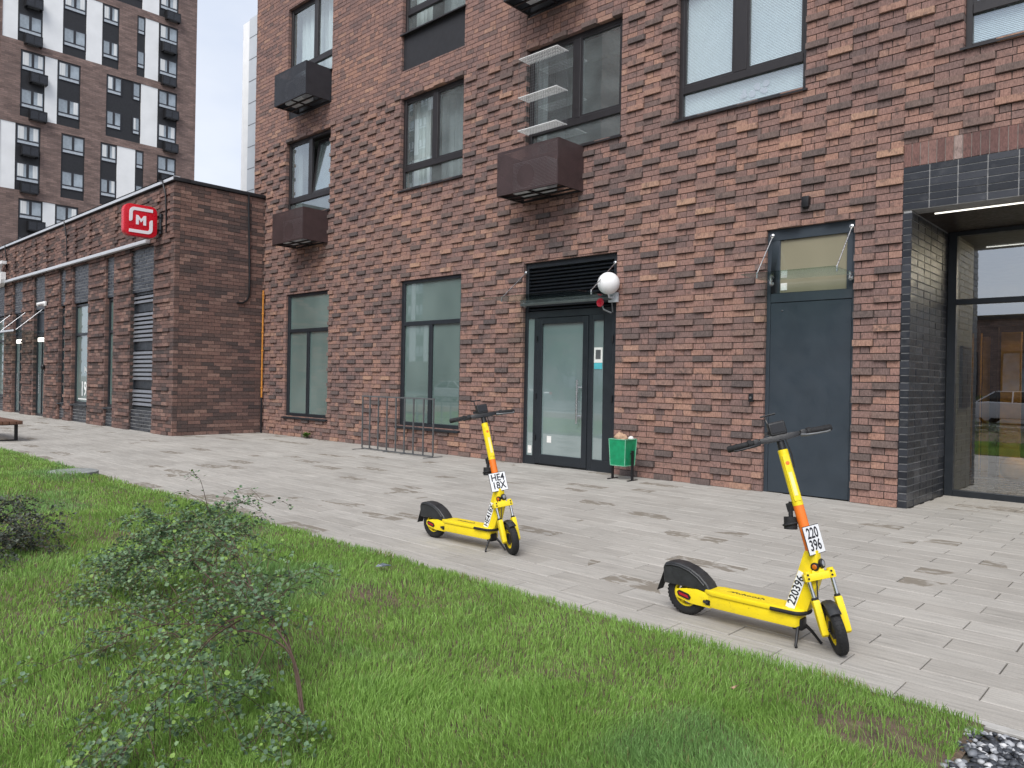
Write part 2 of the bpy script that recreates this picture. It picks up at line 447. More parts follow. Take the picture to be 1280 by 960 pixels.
# ------------------------------------------------------------------ bricks
def brick_list(u0, u1, z0, z1, openings, course=.0932, mod=.325, phase=0., joint=.011, protrude=None, stack=False, skip=None):
    out = []
    for i in range(int(round(z0/course)), int(math.ceil(z1/course - 1e-4))):
        zb, zt = i*course + joint/2, min((i+1)*course - joint/2, z1)
        if zt - zb < .02: continue
        ops = [o for o in openings if o[2] < zt and o[3] > zb]
        off = phase + (0 if (i % 2 == 0 or stack) else mod/2)
        k0 = math.floor((u0-off)/mod); k1 = math.ceil((u1-off)/mod)
        for k in range(k0, k1):
            a, b = max(u0, off + k*mod + joint/2), min(u1, off + (k+1)*mod - joint/2)
            if b - a < .025: continue
            cuts = [a, b]
            for o in ops:
                for c in (o[0], o[1]):
                    if a < c < b: cuts.append(c)
            cuts.sort()
            for p, q in zip(cuts[:-1], cuts[1:]):
                if q - p < .02: continue
                m = (p+q)/2; lo, hi = zb, zt; dead = False
                for o in ops:
                    if o[0] < m < o[1]:
                        if o[2] > lo + 1e-4 and o[3] >= hi: hi = min(hi, o[2])
                        elif o[3] < hi - 1e-4 and o[2] <= lo: lo = max(lo, o[3])
                        else: dead = True
                if dead or hi - lo < .015: continue
                d = protrude(i, k, m, (lo+hi)/2, q-p) if protrude else 0.0
                out.append((p, q, lo, hi, d + nrng.uniform(-.003, .003)))
    return out

def brick_mesh(name, lst, o, u, n, depth, mat, parent):
    """bricks standing on the frame o + a*u + z, front face moved out by d along n"""
    L = np.array(lst, np.float32); N = len(L)
    o = np.array(o, np.float32); u = np.array(u, np.float32); n = np.array(n, np.float32); z = np.array((0,0,1), np.float32)
    V = np.zeros((N, 8, 3), np.float32)
    j = nrng.uniform(-.0018, .0018, (N, 4)).astype(np.float32)
    idx = 0
    for fb in (0, 1):
        for (iu, iz) in ((0,2),(1,2),(1,3),(0,3)):
            uu = L[:, iu]; zz = L[:, iz]
            dd = L[:, 4] + j[:, idx % 4] if fb == 0 else np.full(N, -depth, np.float32)
            V[:, idx] = o + uu[:,None]*u + zz[:,None]*z + dd[:,None]*n
            idx += 1
    q = np.array([(0,1,2,3),(4,7,6,5),(0,4,5,1),(1,5,6,2),(2,6,7,3),(3,7,4,0)], np.int32)
    if np.dot(np.cross(u, z), n) < 0: q = q[:, ::-1]
    Q = (q[None] + (np.arange(N, dtype=np.int32)*8)[:,None,None]).reshape(-1, 4)
    return np_mesh(name, V.reshape(-1, 3), Q, mat, parent)

def grid_boxes(mb, x0, x1, z0, z1, openings, y0, y1, e=.004):
    ops = [(a-e, b+e, c-e if c > z0+.001 else c-.1, d+e) for a, b, c, d in openings]
    xs = sorted({x0, x1} | {v for o in ops for v in o[:2] if x0 < v < x1})
    for a, b in zip(xs[:-1], xs[1:]):
        m = (a+b)/2
        segs = [(z0, z1)]
        for o in ops:
            if o[0] < m < o[1]:
                ns = []
                for p, q in segs:
                    if o[3] <= p or o[2] >= q: ns.append((p, q)); continue
                    if o[2] > p: ns.append((p, o[2]))
                    if o[3] < q: ns.append((o[3], q))
                segs = ns
        for p, q in segs: mb.box((a, y0, p), (b, y1, q))
    return mb

def wavy(x0, x1, z0, z1, y, amp=.03, wl=.16, n=None):
    mb = MB(); n = n or int((x1-x0)/wl*6)
    vs = []; fs = []
    for i in range(n+1):
        x = x0 + (x1-x0)*i/n
        yy = y + amp*math.sin(2*math.pi*x/wl + math.sin(x*7)) + amp*.5*math.sin(x*23)
        vs += [(x, yy, z0), (x, yy, z1)]
    for i in range(n): fs.append((2*i, 2*i+2, 2*i+3, 2*i+1))
    return mb.add(vs, fs)

# ================================================================== THE SETTING
def sheet(name, x0, x1, y0, y1, z, mat):
    o = MB().add([(x0,y0,z),(x1,y0,z),(x1,y1,z),(x0,y1,z)], [(0,1,2,3)]).build(name, mat)
    return tag(o, kind='structure')
sheet('ground', -600, 600, -600, 600, -.03, M_['ground'])
sheet('pavement_bed', -60, 14, -6.5, 2.2, -.012, M_['paver_bed'])
sheet('road', -300, 200, -34, -21, -.02, M_['asphalt'])
def far_kerb():
    mb = MB(); mb.box((-300, -21, -.03), (200, -20.8, .10)); mb.box((-300, -34.2, -.03), (200, -34, .10))
    return tag(mb.build('kerb', M_['concrete']), kind='structure')
far_kerb()

def pavers():
    L = []; w = .2362; ln = .6545; g = .0035
    rows = list(range(0, 28)); y00 = -6.308
    for r in rows + [28+i for i in range(7)]:
        ya = y00 + r*w; yb = ya + w
        if r >= 27: x0, x1 = -2.79, .79
        else: x0, x1 = -52., 9.
        off = -1.127 if r % 2 == 0 else -1.460
        k0 = math.floor((x0-off)/ln); k1 = math.ceil((x1-off)/ln)
        for k in range(k0, k1):
            a, b = max(x0, off+k*ln), min(x1, off+(k+1)*ln)
            if b - a > .03: L.append((a+g, b-g, ya+g, yb-g))
    L = np.array(L, np.float32); N = len(L); bv = .004
    V = np.zeros((N, 12, 3), np.float32)
    tilt = nrng.uniform(-.0012, .0012, (N, 4)).astype(np.float32)
    base = nrng.uniform(-.0015, .0015, N).astype(np.float32)
    cor = ((0,2),(1,2),(1,3),(0,3)); sg = ((1,1),(-1,1),(-1,-1),(1,-1))
    for i, (a, b) in enumerate(cor):
        V[:, i] = np.stack([L[:,a], L[:,b], np.full(N, -.012)], 1)
        V[:, 4+i] = np.stack([L[:,a], L[:,b], base + tilt[:,i] - bv], 1)
        V[:, 8+i] = np.stack([L[:,a] + sg[i][0]*bv, L[:,b] + sg[i][1]*bv, base + tilt[:,i]], 1)
    q = [(8,9,10,11)]
    for i in range(4):
        j = (i+1) % 4
        q += [(i, j, 4+j, 4+i), (4+i, 4+j, 8+j, 8+i)]
    q = np.array(q, np.int32)
    Q = (q[None] + (np.arange(N, dtype=np.int32)*12)[:,None,None]).reshape(-1, 4)
    return tag(np_mesh('pavement', V.reshape(-1,3), Q, M_['paver']), kind='structure')
pavers()

# ---- value noise on arrays
_lat = nrng.random((256, 256)).astype(np.float32)
def vnoise(x, y, s, ox=0., oy=0.):
    x = x*s + ox + 500; y = y*s + oy + 500
    xi = np.floor(x).astype(int); yi = np.floor(y).astype(int); fx = x-xi; fy = y-yi
    fx = fx*fx*(3-2*fx); fy = fy*fy*(3-2*fy)
    g = lambda a, b: _lat[a % 256, b % 256]
    return (g(xi,yi)*(1-fx)+g(xi+1,yi)*fx)*(1-fy) + (g(xi,yi+1)*(1-fx)+g(xi+1,yi+1)*fx)*fy

def lawn_h(x, y):
    edge = np.clip((-6.36 - y)/.35, 0, 1)*np.clip((-.72 - x)/.25, 0, 1)
    return .01 + edge*(.05*vnoise(x, y, .9) + .02*vnoise(x, y, 3.1)) 
def lawn():
    xs = np.concatenate([np.linspace(-40, -8, 65), np.linspace(-7.8, -.72, 120)])
    ys = np.concatenate([np.linspace(-18, -11, 15), np.linspace(-10.8, -6.335, 75)])
    X, Y = np.meshgrid(xs, ys); Z = lawn_h(X, Y) + .006*vnoise(X, Y, 17)
    Z[Y > -6.34] = -.01
    V = np.stack([X.ravel(), Y.ravel(), Z.ravel()], 1); nx = len(xs)
    i = np.arange(len(ys)-1)[:,None]*nx + np.arange(nx-1)[None]
    Q = np.stack([i, i+1, i+nx+1, i+nx], -1).reshape(-1, 4)
    return tag(np_mesh('lawn_soil', V, Q, M_['soil'], smooth=True), kind='structure')
lawn()

CAM = np.array([0., -10.293])
def grass():
    pts = []
    def sample(n, th0, th1, d0, d1, p):
        # density ~ d^-p
        u = nrng.random(n); e = 2-p
        d = (d0**e + u*(d1**e-d0**e))**(1/e)
        th = th0 + nrng.random(n)*(th1-th0)
        return CAM[0] - d*np.sin(th), CAM[1] + d*np.cos(th)
    # th measured from +Y towards -X
    a = sample(260000, R(-4), R(108), .75, 3.6, .25)
    b = sample(680000, R(4), R(98), 3.6, 26, 1.5)
    c = sample(16000, R(98), R(180), .8, 14, 1.2)
    X = np.concatenate([a[0], b[0], c[0]]); Y = np.concatenate([a[1], b[1], c[1]])
    ed = -6.345 + .03*(vnoise(X, Y*0, 2.2)-.5) + .02*(vnoise(X, Y*0, 9)-.5)
    k = (Y < ed) & (Y > -17) & (X > -38) & (X < -.70 - .07*vnoise(X*0, Y, 6))
    X, Y = X[k], Y[k]
    # bare earth
    e = ((X+1.02)/.30)**2 + ((Y+6.98)/.17)**2 + .9*(vnoise(X, Y, 9)-.5)
    e2 = ((X+.72)/.12)**2 + ((Y+6.55)/.10)**2 + 1.2*(vnoise(X, Y, 9)-.5)
    e3 = ((X+4.1)/.25)**2 + ((Y+7.25)/.10)**2 + .9*(vnoise(X, Y, 7)-.5)
    r = nrng.random(len(X))
    pat = vnoise(X, Y, 1.35, 7)*.65 + vnoise(X, Y, 4.1)*.35
    k = ~((e < .75) & (r > .14)) & ~((e < 1.3) & (r > .55)) & ~((e3 < 1) & (r > .4)) & (r < .72 + .7*pat)
    X, Y, pat = X[k], Y[k], pat[k]
    N = len(X)
    D = np.hypot(X-CAM[0], Y-CAM[1])
    clump = vnoise(X, Y, 2.7, 33) ; fine = vnoise(X, Y, 11, 5)
    H = (.030 + .036*clump**1.5 + .017*fine) * (.65 + .7*nrng.random(N))
    H *= np.where(Y > -6.6, .92, 1.0)
    W = .0033*np.maximum(1, D/3.2)**.75*(.7+.6*nrng.random(N))
    H *= np.maximum(1, D/9)**.18
    an = nrng.random(N)*2*np.pi
    flow = vnoise(X, Y, 1.1, 71)*4*np.pi
    lean = .12 + .62*nrng.random(N)**1.5
    lx = np.cos(an)*.85 + np.cos(flow)*.40; ly = np.sin(an)*.85 + np.sin(flow)*.40
    wa = nrng.random(N)*np.pi; wx, wy = np.cos(wa)*W/2, np.sin(wa)*W/2
    Z0 = lawn_h(X, Y) - .004
    V = np.zeros((N, 5, 3), np.float32)
    def put(i, t, s, q):
        ox = lx*lean*H*q; oy = ly*lean*H*q
        V[:, i] = np.stack([X+ox+s*wx, Y+oy+s*wy, Z0+H*t], 1)
    put(0, 0, -1, 0); put(1, 0, 1, 0); put(2, .60, .8, .32); put(3, .60, -.8, .32); put(4, .92, 0, 1.0)
    b = (np.arange(N, dtype=np.int32)*5)[:, None]
    Q = np.concatenate([b + np.array([0,1,2]), b + np.array([0,2,3]), b + np.array([3,2,4])], 1).reshape(-1, 3)
    o = np_mesh('grass', V.reshape(-1, 3), Q, M_['grass'])
    c0 = np.array([.132,.255,.044]); c1 = np.array([.275,.455,.105]); cb = np.array([.190,.345,.115]); cs = np.array([.33,.29,.13])
    t = np.clip(.25 + .75*(vnoise(X, Y, .8, 3)*.5 + vnoise(X, Y, 2.9, 9)*.3 + nrng.random(N)*.35) , 0, 1)[:, None]
    C = c0*(1-t) + c1*t
    blu = np.clip((vnoise(X, Y, 1.3, 19) + .25*vnoise(X, Y, 5, 2) - .62)*3.2, 0, .85)[:, None]
    C = C*(1-blu) + cb*blu
    dry = (nrng.random(N) < .022 + .12*np.clip(vnoise(X, Y, 1.0, 55)-.62, 0, 1) + .25*(np.abs(Y+6.4) < .1)*(vnoise(X, Y, 3)>.7))
    C[dry] = cs*(.55+.6*nrng.random(dry.sum()))[:, None]
    C *= (.78 + .44*nrng.random(N))[:, None]
    tint_attr(o, np.repeat(C, 3, axis=0))
    return tag(o, 'bright green unmown lawn grass with darker tufts and dry straws', 'grass', kind='stuff')
grass()

def pebbles():
    mb_V = []; Q = []
    ico = bmesh.new(); bmesh.ops.create_icosphere(ico, subdivisions=1, radius=1)
    iv = np.array([v.co[:] for v in ico.verts]); iff = np.array([[v.index for v in f.verts] for f in ico.faces]); ico.free()
    n = 0; pr = random.Random(3)
    for i in range(9500):
        x = pr.uniform(-.80, .5); y = pr.uniform(-8.4, -6.47)
        if x < -.72 + .08*math.sin(y*9)*math.sin(y*23+1) - .04*pr.random(): continue
        s = pr.uniform(.009, .020); a = pr.random()*6.28
        v = iv*np.array([s*pr.uniform(.9,1.5), s, s*pr.uniform(.5,.8)])*(1+.18*nrng.standard_normal((len(iv),1)))
        v = np.stack([v[:,0]*math.cos(a)-v[:,1]*math.sin(a), v[:,0]*math.sin(a)+v[:,1]*math.cos(a), v[:,2]], 1)
        mb_V.append(v + np.array([x, y, .004+pr.random()*.016])); Q.append(iff+n); n += len(iv)
    o = np_mesh('pebbles', np.concatenate(mb_V), np.concatenate(Q), M_['pebble'], smooth=True)
    return tag(o, 'loose bed of black and white pebbles at the end of the lawn', 'pebbles', kind='stuff')
pebbles()
sheet('pebble_bed', -.76, .9, -9.5, -6.44, -.004, M_['paver_bed'])
def edging():
    mb = MB(); x = -52.
    while x < 9:
        mb.box((x+.003, -6.375, -.05), (x+.995, -6.314, .001)); x += 1.
    return tag(mb.build('lawn_kerb', M_['concrete'], bevel=.004, seg=1), kind='structure')
edging()

# ================================================================== MAIN BUILDING
XL, XR = -19.53, 6.5
C_ = .0932
BLD = empty('apartment_building', (-6.5, 0, 0), 'dark red brick apartment block with projecting bricks and ground floor doors', 'building')
UP = [(-17.86,-15.80), (-13.09,-11.08), (-9.38,-7.25), (-6.21,-4.17), (-2.26,-.20)]
ops = []
for a, b in UP:
    ops.append((a, b, 5.64, 7.65)); ops.append((a, b, 8.24, 11.15))
ops += [(-17.73,-15.76,.52,3.67), (-13.0,-11.05,.52,3.66), (-9.36,-7.27,0,3.70), (-4.69,-3.475,0,3.74), (-2.90,.90,0,4.595), (2.4,4.4,.52,3.66), (2.4,4.4,5.64,7.65), (2.4,4.4,8.24,11.15)]
def prot(i, k, x, z, w):
    if i % 2: return 0.
    if x < -7.25 and z > 7.80: return 0.
    if w < .15: return 0.
    ph = (k % 2 == 0) if i % 4 == 2 else (k % 2 == 1)
    return .036 if ph else 0.
bl = brick_list(XL, XR, 0, 13.05, ops, C_, .325, -6.146, .011, prot)
flush = []; proud = []
for b in bl:
    if b[4] > .02: proud.append(b); continue
    L = b[1]-b[0]
    if L > .28 and rnd.random() < .42:      # some stretchers are really a header and a bat
        m = b[0] + L*rnd.choice((.36, .5, .64)); dd = rnd.uniform(-.003, .003)
        flush += [(b[0], m-.0045, b[2], b[3], b[4]), (m+.0045, b[1], b[2], b[3], b[4]+dd)]
    else: flush.append(b)
brick_mesh('brick_facing', flush, (0,0,0), (1,0,0), (0,-1,0), .125, M_['brick'], BLD)
brick_mesh('projecting_bricks', proud, (0,0,0), (1,0,0), (0,-1,0), .125, M_['brick_proud'], BLD)
core = MB(); grid_boxes(core, XL+.01, XR, 0, 13.04, ops, .013, .42)
core.build('wall', M_['mortar'], BLD)
# flank and the storeys above
fl = brick_list(.13, 12, 0, 13.05, [], C_, .325, 0, .011)
brick_mesh('brick_facing', fl, (XL,0,0), (0,1,0), (-1,0,0), .10, M_['brick'], BLD)
up = MB().box((XL+.11, .43, .0), (XL+.4, 12, 13.04)); up.box((XL, .0, 13.06), (XR, 14, 34)); up.build('upper_wall', M_['tower_brick'], BLD)

def window(parent, x0, x1, z0, z1, trans=True, inner='curtain', mull=None, frame='frame_brown', wide=.0, tilt=False, pane='glass', tz=.47, sill=True, y=.085):
    """outward opening window set in its reveal: frame mesh is the part, panes and the rest its sub-parts"""
    f = MB(); w = .075; d = .07; m = mull if mull is not None else (x0+x1)/2
    zt = z0 + tz
    f.box((x0, y, z0), (x0+w, y+d, z1)); f.box((x1-w, y, z0), (x1, y+d, z1))
    f.box((x0+w, y+.001, z1-w), (x1-w, y+d, z1)); f.box((x0+w, y+.001, z0), (x1-w, y+d, z0+.055))
    mw = .07 + wide
    zb = z0+.055
    if trans:
        f.box((x0+w, y-.004, zt-.06), (x1-w, y+d, zt+.06)); zb = zt+.06
    f.box((m-mw, y-.002, zb), (m+mw, y+d, z1-w))
    fo = f.build('window', M_[frame], parent, bevel=.006, seg=1)
    g = y+.04
    holes = [(x0+w, m-mw, zb, z1-w), (m+mw, x1-w, zb, z1-w)]
    if trans: holes.append((x0+w, x1-w, z0+.055, zt-.06))
    for i, (a, b, c, e) in enumerate(holes):
        if tilt and i == 1:
            # sash tipped inwards, hinged at its foot
            s = MB(); t = .06
            T = Matrix.Translation((0, g, c)) @ Matrix.Rotation(R(-7.5), 4, 'X') @ Matrix.Translation((0, -g, -c))
            s.box((a, g-.03, c), (a+t, g+.03, e-.02), T); s.box((b-t, g-.03, c), (b, g+.03, e-.02), T)
            s.box((a+t, g-.029, c), (b-t, g+.03, c+t), T); s.box((a+t, g-.029, e-.02-t), (b-t, g+.03, e-.02), T)
            s.build('sash', M_[frame], fo)
            MB().box((a+t, g-.004, c+t), (b-t, g+.004, e-.02-t), T).build('pane', M_[pane], fo)
            continue
        if i < 2 and inner != 'frost':
            s = MB(); t = .035   # sash rim seen inside the frame
            s.box((a, y+.012, c), (a+t, y+.06, e)); s.box((b-t, y+.012, c), (b, y+.06, e)); s.box((a+t, y+.013, c), (b-t, y+.06, c+t)); s.box((a+t, y+.013, e-t), (b-t, y+.06, e))
            s.build('sash', M_[frame], fo)
            a, b, c, e = a+t, b-t, c+t, e-t
        MB().add([(a, g, c), (b, g, c), (b, g, e), (a, g, e)], [(0,1,2,3)]).build('pane', M_[pane], fo)
    if sill:
        s = MB(); s.prism([(y+.02, z0+.005), (y+.02, z0-.02), (-.045, z0-.045), (-.045, z0-.018)], x0-.03, x1+.03, axis='x')
        s.build('sill', M_[frame], fo)
    if inner == 'frost': return fo
    r = MB(); ry = y+.09; D = 1.6
    r.add([(x0,ry,z0),(x1,ry,z0),(x1,ry,z1),(x0,ry,z1),(x0-.5,ry+D,z0-.5),(x1+.5,ry+D,z0-.5),(x1+.5,ry+D,z1+.3),(x0-.5,ry+D,z1+.3)],
          [(4,5,6,7),(0,1,5,4),(1,2,6,5),(2,3,7,6),(3,0,4,7)])
    r.build('room', M_['room'], fo)
    if inner in ('curtain', 'sheer'):
        wavy(x0+.03, x1-.03, z0+.03, z1-.03, y+.30, .03, .17).build('curtain', M_['curtain'], fo, smooth=60)
    elif inner == 'half':
        L = x1-x0
        wavy(x0+.03, x0+L*.30, z0+.03, z1-.03, y+.28, .03, .15).build('curtain', M_['curtain'], fo, smooth=60)
        wavy(x0+L*.42, x1-.05, z0+.03, z1-.03, y+.40, .03, .19).build('curtain', M_['curtain_grey'], fo, smooth=60)
    elif inner == 'blind':
        s = MB(); z = z0+.06
        while z < z1-.06:
            s.add([(x0+.05, y+.100, z), (x1-.05, y+.100, z), (x1-.05, y+.112, z+.021), (x0+.05, y+.112, z+.021)], [(0,1,2,3)]); z += .022
        s.build('blind', M_['blind'], fo)
    elif inner == 'dark':
        L = x1-x0
        wavy(x0+.02, x0+L*.10, z0+.03, z1-.03, y+.25, .03, .13).build('curtain', M_['curtain_grey'], fo, smooth=60)
    return fo

def low_panel(a, b):
    p = MB().box((a, .055, 8.24), (b, .12, 9.03)); p.box((a, .0, 9.03), (b, .12, 9.06))
    p.build('infill_panel', M_['panel_dark'], BLD)
inn = ['blind', 'half', 'dark', 'blind', 'blind']
window(BLD, -17.86, -15.80, 5.64, 7.65, inner='dark', tilt=True)
window(BLD, -17.86, -15.80, 9.06, 11.15, inner='sheer', mull=-16.67)
window(BLD, -13.09, -11.08, 5.64, 7.65, inner='half', mull=-12.03)
window(BLD, -13.09, -11.08, 9.06, 11.15, inner='half')
window(BLD, -9.38, -7.25, 5.64, 7.65, inner='dark', mull=-8.26)
window(BLD, -9.38, -7.25, 9.06, 11.15, inner='half')
window(BLD, -6.21, -4.17, 5.64, 7.65, inner='blind', wide=.03)
window(BLD, -6.21, -4.17, 9.06, 11.15, inner='blind')
window(BLD, -2.26, -.20, 5.64, 7.65, inner='blind')
window(BLD, -2.26, -.20, 9.06, 11.15, inner='half')
window(BLD, 2.4, 4.4, 5.64, 7.65, inner='half'); window(BLD, 2.4, 4.4, 9.06, 11.15, inner='half')
for a, b in UP + [(2.4, 4.4)]: low_panel(a, b)
# little floral sticker behind the lower glass of the fourth upper window
def flower():
    mb = MB(); r2 = random.Random(4)
    for i in range(11):
        cx, cz = -5.02 + r2.uniform(-.24, .24), 5.88 + r2.uniform(-.07, .07)
        rr = r2.uniform(.025, .055); n = 10
        mb.add([(cx+rr*(1+.25*math.sin(5*6.28*k/n))*math.cos(6.28*k/n), .1685+.0006*i, cz+rr*math.sin(6.28*k/n)) for k in range(n)], [tuple(range(n))])
    mb.build('flower_print', simple('faded_flower_print', (.52,.47,.54), .6, 0, .12, 40), BLD)
flower()

def shop_window(parent, x0, x1, z0, z1, y=.05, tz=2.72, pane='frost_green'):
    f = MB(); w = .07; d = .08; m = (x0+x1)/2
    f.box((x0, y, z0), (x0+w+.03, y+d, z1)); f.box((x1-w, y, z0), (x1, y+d, z1))
    f.box((x0+w, y+.001, z1-w), (x1-w, y+d, z1)); f.box((x0+w, y+.001, z0), (x1-w, y+d, z0+.08))
    f.box((x0+w, y-.003, tz-.045), (x1-w, y+d, tz+.045)); f.box((m-.05, y-.002, z0+.08), (m+.05, y+d, tz-.045))
    fo = f.build('window', M_['frame'], parent, bevel=.005, seg=1)
    g = y+.045
    for a, b, c, e in ((x0+w+.03, m-.05, z0+.08, tz-.045), (m+.05, x1-w, z0+.08, tz-.045), (x0+w+.03, x1-w, tz+.045, z1-w)):
        MB().box((a, g, c), (b, g+.008, e)).build('pane', M_[pane], fo)
    s = MB(); s.prism([(y+.02, z0+.0), (y+.02, z0-.035), (-.07, z0-.065), (-.07, z0-.03)], x0-.04, x1+.04, axis='x')
    s.build('sill', M_['frame'], fo)
    return fo
shop_window(BLD, -17.73, -15.76, .52, 3.67); shop_window(BLD, -13.0, -11.05, .52, 3.66); shop_window(BLD, 2.4, 4.4, .52, 3.66)

# ---- main glazed door with louvre
def glazed_door():
    x0, x1 = -9.36, -7.27; y = .06
    f = MB()
    f.box((x0, y, 0), (x0+.07, y+.1, 3.70)); f.box((x1-.10, y, 0), (x1, y+.1, 3.70))
    f.box((x0+.07, y+.001, 3.60), (x1-.10, y+.1, 3.70)); f.box((x0+.07, y+.001, 2.68), (x1-.10, y+.1, 2.80))
    f.box((x0+.07, y+.001, 0), (-9.12, y+.1, .16)); f.box((-9.13, y+.002, .0), (-9.06, y+.1, 2.68)); f.box((-7.88, y+.002, 0), (-7.78, y+.1, 2.68))
    f.box((-7.78, y+.001, 0), (x1-.10, y+.1, .20)); f.box((-7.56, y+.003, .2), (-7.37, y+.1, 2.68)); f.box((-7.78, y+.003, 2.58), (-7.56, y+.1, 2.68))
    fo = f.build('entrance_door', M_['frame'], BLD, bevel=.005, seg=1)
    s = MB(); a, b = -9.05, -7.885
    s.box((a, y-.012, .03), (a+.12, y+.07, 2.67)); s.box((b-.11, y-.012, .03), (b, y+.07, 2.67)); s.box((a+.12, y-.011, .03), (b-.11, y+.07, .20)); s.box((a+.12, y-.011, 2.56), (b-.11, y+.07, 2.67))
    s.build('door_leaf', M_['frame'], fo, bevel=.005, seg=1)
    for p in ((a+.12, b-.11, .20, 2.56), (-9.29, -9.13, .16, 2.68), (-7.78, -7.56, .20, 2.58)):
        MB().box((p[0], y+.03, p[2]), (p[1], y+.04, p[3])).build('pane', M_['frost_blue'], fo)
    h = MB(); hx = -8.055
    h.tube([(hx, y-.075, .80), (hx, y-.075, 1.56)], .017, 10); 
    for z in (.93, 1.43): h.tube([(hx, y-.07, z), (hx+.05, y+.0, z)], .011, 8)
    h.build('handle', M_['steel'], fo, smooth=40)
    l = MB(); z = 2.82
    while z < 3.585:
        l.prism([(y+.02, z), (y+.085, z+.055), (y+.085, z+.063), (y+.012, z+.010)], x0+.07, x1-.10, axis='x'); z += .064
    l.box((x0+.07, y+.09, 2.80), (x1-.10, y+.1, 3.60))
    l.build('louvre', M_['louvre'], fo)
    hg = MB()
    for z in (.45, 1.2, 2.25):
        hg.tube([(-9.045, y-.022, z), (-9.045, y-.022, z+.10)], .014, 8)
    for z in (.40, 1.2, 2.2): hg.tube([(-7.36, y-.018, z), (-7.36, y-.018, z+.11)], .016, 8)
    hg.build('hinge', M_['black_metal'], fo, smooth=40)
    MB().box((-8.80, y+.026, .42), (-8.70, y+.029, .54)).build('sticker', M_['paper_white'], fo)
    MB().box((-9.26, y+.026, .20), (-9.17, y+.029, .34)).build('sticker', M_['paper_white'], fo)
    p = MB().box((-7.77, y+.023, 1.86), (-7.595, y+.028, 2.12)); p.build('notice', M_['paper_white'], fo)
    MB().box((-7.735, y+.020, 1.92), (-7.63, y+.0225, 2.08)).build('notice_print', M_['grey_metal'], fo)
    MB().box((-7.765, y+.023, 1.75), (-7.60, y+.028, 1.855)).build('notice', simple('turquoise_sticker', (.08,.42,.48), .5), fo)
    MB().box((-8.42, y-.0, 0), (-8.41, y+.01, .02)).build('threshold', M_['black_metal'], fo)
    b_ = MB().box((x0, y+.12, 0), (x1, y+.16, 3.7)); b_.build('backing', M_['room'], fo)
glazed_door()

def grey_door():
    x0, x1 = -4.69, -3.475; y = .05
    f = MB(); f.box((x0, y, 0), (x0+.055, y+.09, 3.74)); f.box((x1-.04, y, 0), (x1, y+.09, 3.74)); f.box((x0+.055, y+.001, 3.58), (x1-.04, y+.09, 3.74)); f.box((x0+.055, y+.001, 2.70), (x1-.04, y+.09, 2.83))
    f.box((x0+.055, y+.001, 2.83), (-4.51, y+.09, 3.58)); f.box((-3.59, y+.001, 2.83), (x1-.04, y+.09, 3.58))
    fo = f.build('service_door', M_['doorleaf'], BLD, bevel=.004, seg=1)
    MB().box((x0+.058, y+.006, .012), (x1-.043, y+.06, 2.692)).build('door_leaf', M_['doorleaf'], fo, bevel=.004, seg=1)
    MB().box((-4.51, y+.03, 2.83), (-3.59, y+.04, 3.58)).build('transom_pane', M_['frost_yellow'], fo)
    MB().box((-4.50, y+.022, 2.87), (-4.41, y+.028, 2.97)).build('sticker', M_['paper_white'], fo)
    pk = MB(); pk.lathe([(.012, 0), (.010, -.012), (0, -.013)], (-4.46, y+.006, 2.58), 'y', 12); pk.build('lock_cap', M_['steel'], fo, smooth=40)
    MB().box((x0, y+.095, 0), (x1, y+.13, 3.74)).build('backing', M_['room'], fo)
grey_door()

